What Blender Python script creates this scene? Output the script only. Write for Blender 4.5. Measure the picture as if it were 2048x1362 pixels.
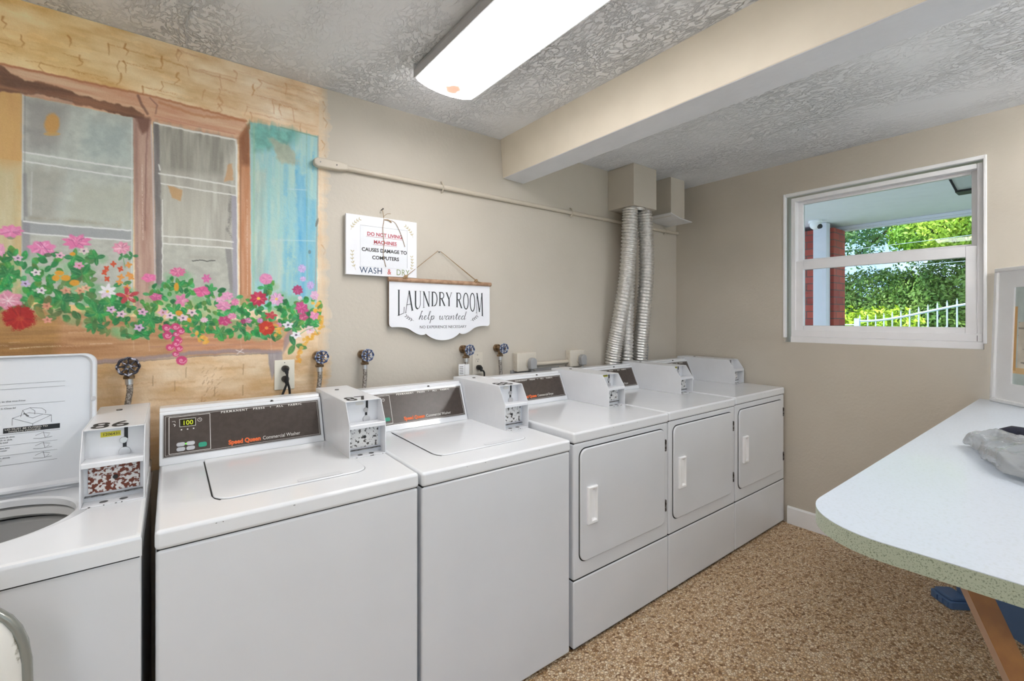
import bpy, bmesh, math, random
import numpy as np
from mathutils import Vector, Matrix
for o in list(bpy.data.objects): bpy.data.objects.remove(o)
S = bpy.context.scene
COL = S.collection
PI = math.pi
R = math.radians

# ------------------------------------------------------------------ camera, world, sun, exposure
FPX, YAW, HORIZON, EYE = 905.0, R(37.1), 636.0, 1.366
cam = bpy.data.cameras.new('camera'); cam.sensor_width = 36; cam.lens = FPX / 2048 * 36
cam.shift_y = -(681 - HORIZON) / 2048; cam.clip_start = .02
camo = bpy.data.objects.new('camera', cam); COL.objects.link(camo)
camo.location = (0, 0, EYE); camo.rotation_euler = (PI / 2, 0, -YAW)
S.camera = camo
S.view_settings.view_transform = 'Standard'; S.view_settings.look = 'None'
S.view_settings.gamma = 1; S.view_settings.use_curve_mapping = False
S.view_settings.exposure = 0.72
W = bpy.data.worlds.new('sky'); S.world = W; W.use_nodes = True
wn = W.node_tree; wn.nodes.clear()
wo = wn.nodes.new('ShaderNodeOutputWorld'); wb = wn.nodes.new('ShaderNodeBackground')
wt = wn.nodes.new('ShaderNodeTexCoord'); wz = wn.nodes.new('ShaderNodeTexNoise'); wr = wn.nodes.new('ShaderNodeValToRGB')
wz.inputs['Scale'].default_value = 2.2; wz.inputs['Detail'].default_value = 6
wr.color_ramp.elements[0].position = .42; wr.color_ramp.elements[0].color = (.42, .66, 1, 1)
wr.color_ramp.elements[1].position = .6; wr.color_ramp.elements[1].color = (.93, .97, 1, 1)
wn.links.new(wt.outputs['Generated'], wz.inputs['Vector']); wn.links.new(wz.outputs['Fac'], wr.inputs['Fac'])
wn.links.new(wr.outputs['Color'], wb.inputs['Color']); wn.links.new(wb.outputs['Background'], wo.inputs['Surface'])
wb.inputs['Strength'].default_value = 1.35
sun = bpy.data.lights.new('sun', 'SUN'); sun.energy = 2.7; sun.angle = R(1); sun.color = (1, .95, .85)
suno = bpy.data.objects.new('sun', sun); COL.objects.link(suno); suno.rotation_euler = (R(-18), R(-42), 0)
LAMP = 8.5          # what the fluorescent lenses give off

# ------------------------------------------------------------------ node material helpers
def srgb(r, g=None, b=None):
    if g is None: r, g, b = r
    f = lambda c: ((c / 255) / 12.92 if c / 255 <= .04045 else ((c / 255 + .055) / 1.055) ** 2.4)
    return (f(r), f(g), f(b), 1)
def mat(name, col, rough=.5, metal=0, noise=None, bump=None, spec=.5, coat=0, emit=None, alpha=1, nscale=8):
    """col: sRGB 0-255. noise=(other colour, amount via ramp lo, hi, scale). bump=(scale, strength, distance)"""
    m = bpy.data.materials.new(name); m.use_nodes = True
    nt = m.node_tree; p = nt.nodes['Principled BSDF']
    p.inputs['Base Color'].default_value = srgb(*col); p.inputs['Roughness'].default_value = rough
    p.inputs['Metallic'].default_value = metal; p.inputs['Specular IOR Level'].default_value = spec
    p.inputs['Coat Weight'].default_value = coat; p.inputs['Coat Roughness'].default_value = .08
    if alpha < 1: p.inputs['Alpha'].default_value = alpha
    if emit: p.inputs['Emission Color'].default_value = srgb(*emit[0]); p.inputs['Emission Strength'].default_value = emit[1]
    tc = nt.nodes.new('ShaderNodeTexCoord')
    if noise is None: noise = (tuple(max(0, c - 5) for c in col), .35, .7, nscale)
    n = nt.nodes.new('ShaderNodeTexNoise'); n.inputs['Scale'].default_value = noise[3]; n.inputs['Detail'].default_value = 5
    r = nt.nodes.new('ShaderNodeValToRGB'); r.color_ramp.elements[0].position = noise[1]; r.color_ramp.elements[1].position = noise[2]
    r.color_ramp.elements[0].color = srgb(*col); r.color_ramp.elements[1].color = srgb(*noise[0])
    nt.links.new(tc.outputs['Object'], n.inputs['Vector']); nt.links.new(n.outputs['Fac'], r.inputs['Fac'])
    nt.links.new(r.outputs['Color'], p.inputs['Base Color'])
    if bump:
        n2 = nt.nodes.new('ShaderNodeTexNoise'); n2.inputs['Scale'].default_value = bump[0]; n2.inputs['Detail'].default_value = 4
        b = nt.nodes.new('ShaderNodeBump'); b.inputs['Strength'].default_value = bump[1]; b.inputs['Distance'].default_value = bump[2]
        nt.links.new(tc.outputs['Object'], n2.inputs['Vector']); nt.links.new(n2.outputs['Fac'], b.inputs['Height'])
        nt.links.new(b.outputs['Normal'], p.inputs['Normal'])
    return m
WALLC = (202, 194, 181)
M = {}
M['wall'] = mat('wall_paint', WALLC, .55, noise=((198, 190, 177), .4, .7, 3), bump=(70, .25, .004))
M['enamel'] = mat('white_enamel', (223, 225, 229), .2, noise=((220, 222, 226), .4, .7, 4), coat=.25)
M['enamel_top'] = mat('white_enamel_top', (232, 234, 237), .15, noise=((229, 231, 234), .4, .7, 4), coat=.35, bump=(320, .04, .0005))
M['white_metal'] = mat('white_painted_metal', (230, 231, 234), .3)
M['inner'] = mat('tub_plastic', (205, 205, 204), .35)
M['gap'] = mat('dark_gap', (25, 25, 25), .8)
M['panel'] = mat('brown_panel', (72, 62, 56), .3, noise=((66, 56, 50), .4, .6, 60))
M['panel2'] = mat('brown_panel_dark', (64, 55, 50), .3)
M['silver'] = mat('silver_trim', (190, 190, 190), .3, .8)
M['chrome'] = mat('chrome', (205, 205, 206), .32, .9)
M['hinge'] = mat('hinge_steel', (136, 134, 132), .4, .8, noise=((60, 55, 50), .4, .6, 90))
M['orange'] = mat('orange_print', (232, 108, 48), .5)
M['whiteprint'] = mat('white_print', (225, 222, 216), .5)
M['grayprint'] = mat('gray_print', (110, 110, 112), .6)
M['black'] = mat('black_plastic', (22, 22, 24), .4)
M['blackprint'] = mat('black_print', (40, 38, 38), .6)
M['lcd'] = mat('display_glass', (40, 38, 12), .2)
M['lcdon'] = mat('display_digits', (150, 160, 30), .4, emit=((200, 210, 30), .5))
M['green'] = mat('green_button', (40, 150, 120), .4)
M['ledgreen'] = mat('green_led', (90, 200, 60), .4, emit=((110, 220, 60), .6))
M['button'] = mat('gray_button', (195, 195, 198), .4)
M['tape'] = mat('yellow_label', (215, 205, 60), .5)
M['rust'] = mat('rusted_plate', (222, 218, 215), .6, noise=((110, 50, 28), .47, .52, 95), bump=(60, .6, .003))
M['speck'] = mat('worn_plate', (222, 220, 218), .6, noise=((70, 66, 62), .55, .60, 85), bump=(60, .5, .003))
M['beam'] = mat('beam_paint', (222, 212, 194), .6, bump=(40, .2, .004))
M['beam_under'] = mat('beam_underside_paint', (226, 228, 232), .6, bump=(40, .2, .004))
M['rail'] = mat('lamp_side_rail', (176, 176, 178), .35)
M['fill_tube'] = mat('fill_tube', (240, 240, 240), .5, emit=((255, 252, 248), LAMP * 4.6))  # glow of the added strip that brightens the right bay
M['bounce_ground'] = mat('bounce_ground_concrete', (232, 228, 220), .9)  # pale ground added behind the room to bounce sunlight indoors
M['trim'] = mat('white_trim', (247, 247, 248), .4)
M['vinyl'] = mat('white_vinyl', (247, 247, 250), .35)
M['foil'] = mat('duct_foil', (232, 230, 226), .34, .8, noise=((206, 204, 200), .4, .65, 60), bump=(90, .35, .003))
M['conduit'] = mat('painted_conduit', (208, 198, 182), .45)
M['box'] = mat('painted_box', (214, 206, 192), .5, bump=(60, .3, .003))
M['plug_gray'] = mat('gray_plug', (160, 160, 160), .5)
M['brass'] = mat('aged_brass', (150, 125, 95), .4, .7, noise=((95, 75, 55), .4, .6, 60))
M['wheel'] = mat('blue_black_wheel', (52, 68, 108), .35, .2, noise=((190, 200, 215), .5, .6, 110))
M['wheel_black'] = mat('black_wheel', (40, 40, 52), .35, .2, noise=((190, 190, 205), .53, .62, 90))
M['hose'] = mat('braided_hose', (178, 172, 165), .4, .5, noise=((120, 112, 105), .45, .55, 180), bump=(300, .8, .003))
M['ivory'] = mat('ivory_plate', (235, 230, 215), .4)
M['rope'] = mat('jute_twine', (176, 148, 112), .9, noise=((140, 112, 80), .4, .6, 200))
M['wood'] = mat('wood_dowel', (184, 150, 122), .6, noise=((160, 125, 98), .4, .6, 40))
M['signwhite'] = mat('sign_white', (240, 241, 246), .55)
M['signedge'] = mat('sign_edge_wood', (120, 100, 80), .7)
M['ink'] = mat('sign_ink', (48, 52, 56), .7)
M['redink'] = mat('red_ink', (190, 80, 92), .7)
M['navy'] = mat('navy_ink', (40, 70, 105), .7)
M['redink2'] = mat('coral_ink', (205, 85, 75), .7)
M['greenink'] = mat('olive_ink', (140, 155, 105), .7)
M['gold'] = mat('gold_ink', (190, 175, 120), .7)
M['sleeve'] = mat('paper_sheet', (236, 238, 243), .5)
M['leg_pale'] = mat('pale_leg_face', (188, 158, 138), .5)
M['leg_wood'] = mat('brown_wood_leg', (168, 112, 44), .5, noise=((148, 94, 34), .4, .6, 14))
M['tote'] = mat('blue_plastic', (84, 112, 152), .45)
M['bag'] = mat('clear_grey_plastic', (178, 182, 186), .16, spec=.9, bump=(40, .5, .006), alpha=.6, coat=.5)
M['cloth'] = mat('navy_cloth', (28, 32, 50), .9, noise=((18, 20, 34), .4, .6, 50))
M['vinylchair'] = mat('worn_cream_vinyl', (226, 224, 218), .45, noise=((128, 124, 104), .52, .55, 16), bump=(30, .3, .004))
M['chairrim'] = mat('grey_clear_piping', (150, 152, 146), .15, .3)
M['soffit'] = mat('porch_ceiling_white', (228, 232, 240), .7)
M['downspout'] = mat('white_downspout', (222, 222, 232), .5)
M['iron_white'] = mat('pale_blue_fence', (205, 220, 240), .5)
M['lantern'] = mat('dark_lantern_metal', (38, 40, 46), .5, .4)
M['lanternglass'] = mat('frosted_lantern_glass', (220, 228, 225), .3)
M['bark'] = mat('bark', (90, 72, 55), .9, noise=((60, 46, 36), .4, .6, 9), bump=(14, .8, .05))
M['leaf_dark'] = mat('leaf_dark', (96, 142, 70), .5, noise=((140, 176, 88), .4, .6, 2))
M['leaf_mid'] = mat('leaf_mid', (136, 184, 64), .5, noise=((196, 222, 80), .42, .6, 1.5))
M['leaf_lime'] = mat('leaf_lime', (168, 204, 48), .5, noise=((205, 222, 80), .4, .6, 2))
M['leaf_teal'] = mat('leaf_teal', (90, 146, 104), .5, noise=((150, 188, 124), .4, .6, 2))
M['stone'] = mat('concrete', (196, 192, 184), .9, bump=(30, .4, .01))
M['grass'] = mat('lawn', (104, 138, 62), .9, noise=((80, 112, 48), .4, .6, 6), bump=(30, .6, .04))
M['greyboard'] = mat('grey_tape', (150, 150, 150), .5)
M['label'] = mat('paper_label', (232, 232, 232), .6)

def new_nodes(name):
    m = bpy.data.materials.new(name); m.use_nodes = True; nt = m.node_tree
    return m, nt, nt.nodes['Principled BSDF'], nt.nodes, nt.links
# textured knockdown ceiling
m, nt, p, N, L = new_nodes('knockdown_ceiling')
tc = N.new('ShaderNodeTexCoord'); mp = N.new('ShaderNodeMapping'); mp.inputs['Scale'].default_value = (1, .62, 1)
L.new(tc.outputs['Object'], mp.inputs['Vector'])
d = N.new('ShaderNodeTexNoise'); d.inputs['Scale'].default_value = 6; d.inputs['Detail'].default_value = 3
mx = N.new('ShaderNodeMixRGB'); mx.blend_type = 'ADD'; mx.inputs[0].default_value = .12
L.new(mp.outputs[0], d.inputs['Vector']); L.new(mp.outputs[0], mx.inputs[1]); L.new(d.outputs['Color'], mx.inputs[2])
n1 = N.new('ShaderNodeTexNoise'); n1.inputs['Scale'].default_value = 46; n1.inputs['Detail'].default_value = 6; n1.inputs['Roughness'].default_value = .62
L.new(mx.outputs[0], n1.inputs['Vector'])
rp = N.new('ShaderNodeValToRGB'); rp.color_ramp.elements[0].position = .46; rp.color_ramp.elements[1].position = .56
L.new(n1.outputs['Fac'], rp.inputs['Fac'])
nb = N.new('ShaderNodeTexNoise'); nb.inputs['Scale'].default_value = 2.2; nb.inputs['Detail'].default_value = 2
rb = N.new('ShaderNodeValToRGB'); rb.color_ramp.elements[0].position = .3; rb.color_ramp.elements[1].position = .62
L.new(mp.outputs[0], nb.inputs['Vector']); L.new(nb.outputs['Fac'], rb.inputs['Fac'])
ml = N.new('ShaderNodeMath'); ml.operation = 'MULTIPLY'; L.new(rp.outputs['Color'], ml.inputs[0]); L.new(rb.outputs['Color'], ml.inputs[1])
bp = N.new('ShaderNodeBump'); bp.inputs['Strength'].default_value = 1; bp.inputs['Distance'].default_value = .0065
L.new(ml.outputs[0], bp.inputs['Height']); L.new(bp.outputs['Normal'], p.inputs['Normal'])
p.inputs['Base Color'].default_value = srgb(236, 238, 242); p.inputs['Roughness'].default_value = .5
M['ceiling'] = m
# pebbled floor
m, nt, p, N, L = new_nodes('pebble_floor')
tc = N.new('ShaderNodeTexCoord'); v = N.new('ShaderNodeTexVoronoi'); v.inputs['Scale'].default_value = 112; v.inputs['Randomness'].default_value = 1
mp = N.new('ShaderNodeMapping'); mp.inputs['Scale'].default_value = (.75, 1, 1); mp.inputs['Rotation'].default_value = (0, 0, .5)
L.new(tc.outputs['Object'], mp.inputs['Vector']); L.new(mp.outputs[0], v.inputs['Vector'])
sp = N.new('ShaderNodeSeparateColor'); L.new(v.outputs['Color'], sp.inputs[0])
rp = N.new('ShaderNodeValToRGB'); cr = rp.color_ramp
cr.elements[0].position = 0; cr.elements[0].color = srgb(146, 106, 62)
cr.elements[1].position = 1; cr.elements[1].color = srgb(252, 238, 212)
e = cr.elements.new(.22); e.color = srgb(222, 190, 146)
e = cr.elements.new(.65); e.color = srgb(240, 216, 180)
L.new(sp.outputs[0], rp.inputs['Fac'])
edge = N.new('ShaderNodeTexVoronoi'); edge.feature = 'DISTANCE_TO_EDGE'; edge.inputs['Scale'].default_value = 112
L.new(mp.outputs[0], edge.inputs['Vector'])
re = N.new('ShaderNodeValToRGB'); re.color_ramp.elements[0].position = .01; re.color_ramp.elements[1].position = .2
re.color_ramp.elements[0].color = srgb(140, 100, 60); L.new(edge.outputs['Distance'], re.inputs['Fac'])
mx = N.new('ShaderNodeMixRGB'); mx.blend_type = 'MULTIPLY'; mx.inputs[0].default_value = .74
L.new(rp.outputs['Color'], mx.inputs[1]); L.new(re.outputs['Color'], mx.inputs[2])
bg = N.new('ShaderNodeTexNoise'); bg.inputs['Scale'].default_value = 1.6; rg = N.new('ShaderNodeValToRGB')
rg.color_ramp.elements[0].color = (.92, .9, .87, 1); rg.color_ramp.elements[0].position = .3; rg.color_ramp.elements[1].position = .7
L.new(tc.outputs['Object'], bg.inputs['Vector']); L.new(bg.outputs['Fac'], rg.inputs['Fac'])
m2 = N.new('ShaderNodeMixRGB'); m2.blend_type = 'MULTIPLY'; m2.inputs[0].default_value = 1
L.new(mx.outputs[0], m2.inputs[1]); L.new(rg.outputs['Color'], m2.inputs[2]); L.new(m2.outputs[0], p.inputs['Base Color'])
bp = N.new('ShaderNodeBump'); bp.inputs['Strength'].default_value = .7; bp.inputs['Distance'].default_value = .004
L.new(re.outputs['Color'], bp.inputs['Height']); L.new(bp.outputs['Normal'], p.inputs['Normal']); p.inputs['Roughness'].default_value = .5
M['floor'] = m
# speckled green laminate
m, nt, p, N, L = new_nodes('green_laminate')
tc = N.new('ShaderNodeTexCoord'); n = N.new('ShaderNodeTexNoise'); n.inputs['Scale'].default_value = 380; n.inputs['Detail'].default_value = 3
rp = N.new('ShaderNodeValToRGB'); rp.color_ramp.elements[0].position = .36; rp.color_ramp.elements[1].position = .46
rp.color_ramp.elements[0].color = srgb(128, 138, 118); rp.color_ramp.elements[1].color = srgb(178, 188, 168)
L.new(tc.outputs['Object'], n.inputs['Vector']); L.new(n.outputs['Fac'], rp.inputs['Fac']); L.new(rp.outputs['Color'], p.inputs['Base Color'])
p.inputs['Roughness'].default_value = .4; M['laminate_edge'] = m
m = mat('pale_laminate_top', (206, 215, 226), .30, noise=((196, 205, 212), .5, .75, 150), coat=.25); M['laminate'] = m
# brick
m, nt, p, N, L = new_nodes('red_brick')
tc = N.new('ShaderNodeTexCoord'); mp = N.new('ShaderNodeMapping'); br = N.new('ShaderNodeTexBrick')
mp.inputs['Rotation'].default_value = (PI / 2, 0, 0)
sx = N.new('ShaderNodeSeparateXYZ'); cb = N.new('ShaderNodeCombineXYZ'); ad = N.new('ShaderNodeMath'); ad.operation = 'ADD'
L.new(tc.outputs['Object'], sx.inputs[0]); L.new(sx.outputs['X'], ad.inputs[0]); L.new(sx.outputs['Y'], ad.inputs[1])
L.new(ad.outputs[0], cb.inputs['X']); L.new(sx.outputs['Z'], cb.inputs['Y']); L.new(cb.outputs[0], br.inputs['Vector'])
br.inputs['Scale'].default_value = 1; br.inputs['Brick Width'].default_value = .21; br.inputs['Row Height'].default_value = .085
br.inputs['Mortar Size'].default_value = .006; br.inputs['Color1'].default_value = srgb(178, 78, 66); br.inputs['Color2'].default_value = srgb(150, 58, 52)
br.inputs['Mortar'].default_value = srgb(96, 72, 70); L.new(br.outputs['Color'], p.inputs['Base Color']); p.inputs['Roughness'].default_value = .8
M['brick'] = m
# window glass: plain pane with a weak reflection
m = bpy.data.materials.new('window_glass'); m.use_nodes = True; nt = m.node_tree; nt.nodes.clear()
o_ = nt.nodes.new('ShaderNodeOutputMaterial'); tr = nt.nodes.new('ShaderNodeBsdfTransparent'); gl = nt.nodes.new('ShaderNodeBsdfGlossy')
tr.inputs[0].default_value = (.93, .96, .95, 1); gl.inputs['Roughness'].default_value = .02; mi = nt.nodes.new('ShaderNodeMixShader'); fr = nt.nodes.new('ShaderNodeFresnel')
fr.inputs[0].default_value = 1.4; nt.links.new(fr.outputs[0], mi.inputs[0]); nt.links.new(tr.outputs[0], mi.inputs[1]); nt.links.new(gl.outputs[0], mi.inputs[2]); nt.links.new(mi.outputs[0], o_.inputs[0])
M['glass'] = m
# lamp lens: ribbed acrylic that gives off light, with a brown scorch near its end
m, nt, p, N, L = new_nodes('lamp_lens')
tc = N.new('ShaderNodeTexCoord'); mp = N.new('ShaderNodeMapping'); mp.inputs['Location'].default_value = (0, -.545, .075)
mp.inputs['Scale'].default_value = (1, 1, 1)
gr = N.new('ShaderNodeTexNoise'); gr.inputs['Scale'].default_value = 26; gr.inputs['Detail'].default_value = 3
ln = N.new('ShaderNodeVectorMath'); ln.operation = 'LENGTH'; L.new(tc.outputs['Object'], mp.inputs['Vector']); L.new(mp.outputs[0], ln.inputs[0])
su = N.new('ShaderNodeMath'); su.operation = 'MULTIPLY_ADD'; su.inputs[1].default_value = .05; L.new(gr.outputs['Fac'], su.inputs[0]); L.new(ln.outputs['Value'], su.inputs[2])
L.new(tc.outputs['Object'], gr.inputs['Vector'])
rp = N.new('ShaderNodeValToRGB'); rp.color_ramp.elements[0].position = .058; rp.color_ramp.elements[1].position = .082
rp.color_ramp.elements[0].color = (.045, .018, .009, 1); rp.color_ramp.elements[1].color = (1, .985, .985, 1); L.new(su.outputs[0], rp.inputs['Fac'])
L.new(rp.outputs['Color'], p.inputs['Emission Color']); p.inputs['Emission Strength'].default_value = LAMP
p.inputs['Base Color'].default_value = srgb(240, 238, 236); p.inputs['Roughness'].default_value = .3; M['lens'] = m
# mural paint: colours of the brushwork stored on the fine wall-paint mesh
m, nt, p, N, L = new_nodes('mural_paint')
at = N.new('ShaderNodeAttribute'); at.attribute_name = 'paint'; L.new(at.outputs['Color'], p.inputs['Base Color']); p.inputs['Roughness'].default_value = .5
tc = N.new('ShaderNodeTexCoord'); n = N.new('ShaderNodeTexNoise'); n.inputs['Scale'].default_value = 70; b = N.new('ShaderNodeBump')
b.inputs['Strength'].default_value = .3; b.inputs['Distance'].default_value = .004; L.new(tc.outputs['Object'], n.inputs['Vector']); L.new(n.outputs['Fac'], b.inputs['Height']); L.new(b.outputs['Normal'], p.inputs['Normal'])
M['mural'] = m
m = m.copy(); m.name = 'print_artwork'; M['print'] = m

# ------------------------------------------------------------------ object helpers
def finish(name, bm, mats, parent=None, smooth=False, bevel=0, seg=2, loc=None, rot=None, ang=35):
    me = bpy.data.meshes.new(name)
    bmesh.ops.recalc_face_normals(bm, faces=bm.faces)
    if smooth:
        for f in bm.faces: f.smooth = True
    bm.to_mesh(me); bm.free()
    if not isinstance(mats, (list, tuple)): mats = [mats]
    for k in mats: me.materials.append(M[k] if isinstance(k, str) else k)
    o = bpy.data.objects.new(name, me); COL.objects.link(o)
    if parent is not None: o.parent = parent
    if loc: o.location = loc
    if rot: o.rotation_euler = rot
    if bevel:
        b = o.modifiers.new('bevel', 'BEVEL'); b.width = bevel; b.segments = seg; b.limit_method = 'ANGLE'; b.angle_limit = R(ang)
        b.harden_normals = True
        for f in me.polygons: f.use_smooth = True
    elif smooth:
        try: me.set_sharp_from_angle(angle=R(40))
        except Exception: pass
    return o
def tag(o, label, cat, group=None):
    o['label'] = label; o['category'] = cat
    if group: o['group'] = group
    return o
def thing(name, label, cat, loc=(0, 0, 0), rz=0, group=None):
    o = bpy.data.objects.new(name, None); o.empty_display_size = .05; COL.objects.link(o)
    o.location = loc; o.rotation_euler = (0, 0, rz); return tag(o, label, cat, group)
def struct(o): o['kind'] = 'structure'; return o
def B(): return bmesh.new()
def box(bm, a, b, mi=0, mtx=None):
    vs = [bm.verts.new((x, y, z)) for x in (a[0], b[0]) for y in (a[1], b[1]) for z in (a[2], b[2])]
    fs = []
    for i in ((0, 1, 3, 2), (4, 6, 7, 5), (0, 4, 5, 1), (2, 3, 7, 6), (0, 2, 6, 4), (1, 5, 7, 3)):
        f = bm.faces.new([vs[k] for k in i]); f.material_index = mi; fs.append(f)
    if mtx is not None: bmesh.ops.transform(bm, matrix=mtx, verts=vs)
    return vs
def prism(bm, pts, axis, a, b, mi=0, mtx=None):
    """extrude the 2D outline pts along axis from a to b"""
    def mk(p, t):
        return {'x': (t, p[0], p[1]), 'y': (p[0], t, p[1]), 'z': (p[0], p[1], t)}[axis]
    A = [bm.verts.new(mk(p, a)) for p in pts]; Bv = [bm.verts.new(mk(p, b)) for p in pts]; n = len(pts)
    fs = [bm.faces.new(A), bm.faces.new(Bv[::-1])] + [bm.faces.new((A[i], A[(i + 1) % n], Bv[(i + 1) % n], Bv[i])) for i in range(n)]
    for f in fs: f.material_index = mi
    if mtx is not None: bmesh.ops.transform(bm, matrix=mtx, verts=A + Bv)
    return A + Bv
def loft(bm, rings, closed=True, cap0=False, cap1=False, mi=0):
    V = [[bm.verts.new(p) for p in r] for r in rings]; n = len(rings[0])
    for i in range(len(V) - 1):
        for j in range(n if closed else n - 1):
            f = bm.faces.new((V[i][j], V[i][(j + 1) % n], V[i + 1][(j + 1) % n], V[i + 1][j])); f.material_index = mi
    if cap0: bm.faces.new(V[0]).material_index = mi
    if cap1: bm.faces.new(V[-1][::-1]).material_index = mi
    return V
def tube(bm, pts, r, n=10, mi=0, cap=True):
    """tube along 3D points; r a number or one per point"""
    pts = [Vector(p) for p in pts]; rr = r if isinstance(r, (list, tuple)) else [r] * len(pts); rings = []; up = None
    for i, p in enumerate(pts):
        t = (pts[min(i + 1, len(pts) - 1)] - pts[max(i - 1, 0)]).normalized()
        if up is None:
            up = Vector((0, 0, 1)) if abs(t.z) < .9 else Vector((1, 0, 0))
        a = t.cross(up).normalized(); b = a.cross(t).normalized(); up = b
        rings.append([p + a * math.cos(2 * PI * k / n) * rr[i] + b * math.sin(2 * PI * k / n) * rr[i] for k in range(n)])
    return loft(bm, rings, True, cap, cap, mi)
def smoothpath(pts, n=8):
    pts = [Vector(p) for p in pts]; out = []
    for i in range(len(pts) - 1):
        p0 = pts[max(i - 1, 0)]; p1 = pts[i]; p2 = pts[i + 1]; p3 = pts[min(i + 2, len(pts) - 1)]
        for k in range(n):
            t = k / n
            out.append(.5 * ((2 * p1) + (-p0 + p2) * t + (2 * p0 - 5 * p1 + 4 * p2 - p3) * t * t + (-p0 + 3 * p1 - 3 * p2 + p3) * t ** 3))
    out.append(pts[-1]); return out
def rrect(x0, y0, x1, y1, r, n=6, corners=(1, 1, 1, 1)):
    """rounded rectangle, corners: (x0y0, x1y0, x1y1, x0y1)"""
    out = []
    for (cx, cy, a, on) in ((x0, y0, PI, corners[0]), (x1, y0, 1.5 * PI, corners[1]), (x1, y1, 0, corners[2]), (x0, y1, .5 * PI, corners[3])):
        if not on: out.append((cx, cy)); continue
        ox = cx + (r if cx == x0 else -r); oy = cy + (r if cy == y0 else -r)
        for k in range(n + 1):
            t = a + k / n * PI / 2; out.append((ox + r * math.cos(t), oy + r * math.sin(t)))
    return out
def disc(bm, c, r, axis, a, b, n=20, mi=0, mtx=None):
    return prism(bm, [(c[0] + r * math.cos(2 * PI * k / n), c[1] + r * math.sin(2 * PI * k / n)) for k in range(n)], axis, a, b, mi, mtx)
def ribbon(bm, pts, w, origin=(0, 0, 0), U=(1, 0, 0), V=(0, 0, 1), d=.0006, mi=0):
    """flat painted stroke in the plane origin+u*U+v*V, a hair thick; w a number or one per point"""
    O, U, V = Vector(origin), Vector(U), Vector(V); Nn = U.cross(V).normalized(); n = len(pts)
    ww = w if isinstance(w, (list, tuple)) else [w] * n; A = []
    for i in range(n):
        a = Vector(pts[max(i - 1, 0)]); b = Vector(pts[min(i + 1, n - 1)]); t = (b - a)
        if t.length < 1e-9: t = Vector((1, 0))
        t.normalize(); nn = Vector((-t.y, t.x)) * ww[i] / 2; p = Vector(pts[i])
        A.append([O + U * (p.x + s * nn.x) + V * (p.y + s * nn.y) + Nn * h for s, h in ((1, 0), (1, d), (-1, d), (-1, 0))])
    loft(bm, A, True, True, True, mi)
def text(name, s, size, mtx, m, parent, depth=.0004, sx=1.0, align='LEFT', warp=None, space=1.0, bold=0):
    """lettering as a real mesh; mtx places the text plane (x right, y up, z out)"""
    cu = bpy.data.curves.new(name, 'FONT'); cu.body = s; cu.size = size; cu.extrude = depth; cu.align_x = align; cu.resolution_u = 3
    cu.space_character = space; cu.offset = bold
    ob = bpy.data.objects.new(name, cu); COL.objects.link(ob)
    dg = bpy.context.evaluated_depsgraph_get(); me = bpy.data.meshes.new_from_object(ob.evaluated_get(dg))
    bpy.data.objects.remove(ob); bpy.data.curves.remove(cu)
    for v in me.vertices:
        x, y, z = v.co.x * sx, v.co.y, v.co.z
        if warp: x, y = warp(x, y)
        v.co = mtx @ Vector((x, y, z))
    me.materials.clear(); me.materials.append(M[m]); me.name = name
    o = bpy.data.objects.new(name, me); COL.objects.link(o)
    if parent is not None: o.parent = parent
    return o
def plane_mtx(o, U, V):
    U, V, O = Vector(U).normalized(), Vector(V).normalized(), Vector(o); Nn = U.cross(V)
    return Matrix(((U.x, V.x, Nn.x, O.x), (U.y, V.y, Nn.y, O.y), (U.z, V.z, Nn.z, O.z), (0, 0, 0, 1)))
rnd = random.Random(7)

# ------------------------------------------------------------------ room shell
XR, YB, ZC = 3.295, 2.135, 2.40          # window wall, mural wall, ceiling
XL, YR = -1.95, -2.1                     # walls out of frame
bm = B(); box(bm, (XL - .1, YR - .1, -.1), (XR + .02, YB + .02, 0)); struct(finish('floor', bm, 'floor'))
bm = B(); box(bm, (XL - .1, YR - .1, ZC), (XR + .2, YB + .15, ZC + .1)); struct(finish('ceiling', bm, 'ceiling'))
bm = B(); box(bm, (XL - .1, YB, 0), (XR + .2, YB + .15, ZC)); struct(finish('wall_back', bm, 'wall'))
bm = B(); box(bm, (XL - .15, YR, 0), (XL, YB, ZC)); struct(finish('wall_left', bm, 'wall'))
bm = B()
box(bm, (XL - .1, YR - .15, 0), (-1.2, YR, ZC)); box(bm, (1.4, YR - .15, 0), (1.8, YR, ZC)); box(bm, (3.15, YR - .15, 0), (XR + .2, YR, ZC)); box(bm, (1.8, YR - .15, 0), (3.15, YR, 1.0)); box(bm, (1.8, YR - .15, 2.15), (3.15, YR, ZC)); box(bm, (-1.2, YR - .15, 2.1), (1.4, YR, ZC)); struct(finish('wall_rear', bm, 'wall'))
WY0, WY1, WZ0, WZ1 = .386, 1.322, 1.205, 2.187
bm = B(); T = .2
box(bm, (XR, YR, 0), (XR + T, YB, WZ0)); box(bm, (XR, YR, WZ1), (XR + T, YB, ZC))
box(bm, (XR, YR, WZ0), (XR + T, WY0, WZ1)); box(bm, (XR, WY1, WZ0), (XR + T, YB, WZ1))
struct(finish('wall_right', bm, 'wall'))
bm = B(); prism(bm, [(XR, 0), (XR - .014, 0), (XR - .014, .105), (XR - .008, .114), (XR, .114)], 'y', YR, 1.30)
struct(finish('baseboard_right', bm, 'trim'))
# dropped beam running front to back
bm = B(); prism(bm, [(1.528, ZC + .01), (1.545, 2.178), (1.70, 2.172), (1.712, ZC + .01)], 'y', YR, YB)
o = finish('trim_1', bm, ['beam', 'beam_under'], bevel=.006)
for f in o.data.polygons:
    if f.normal.z < -.8: f.material_index = 1
struct(o)
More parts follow.
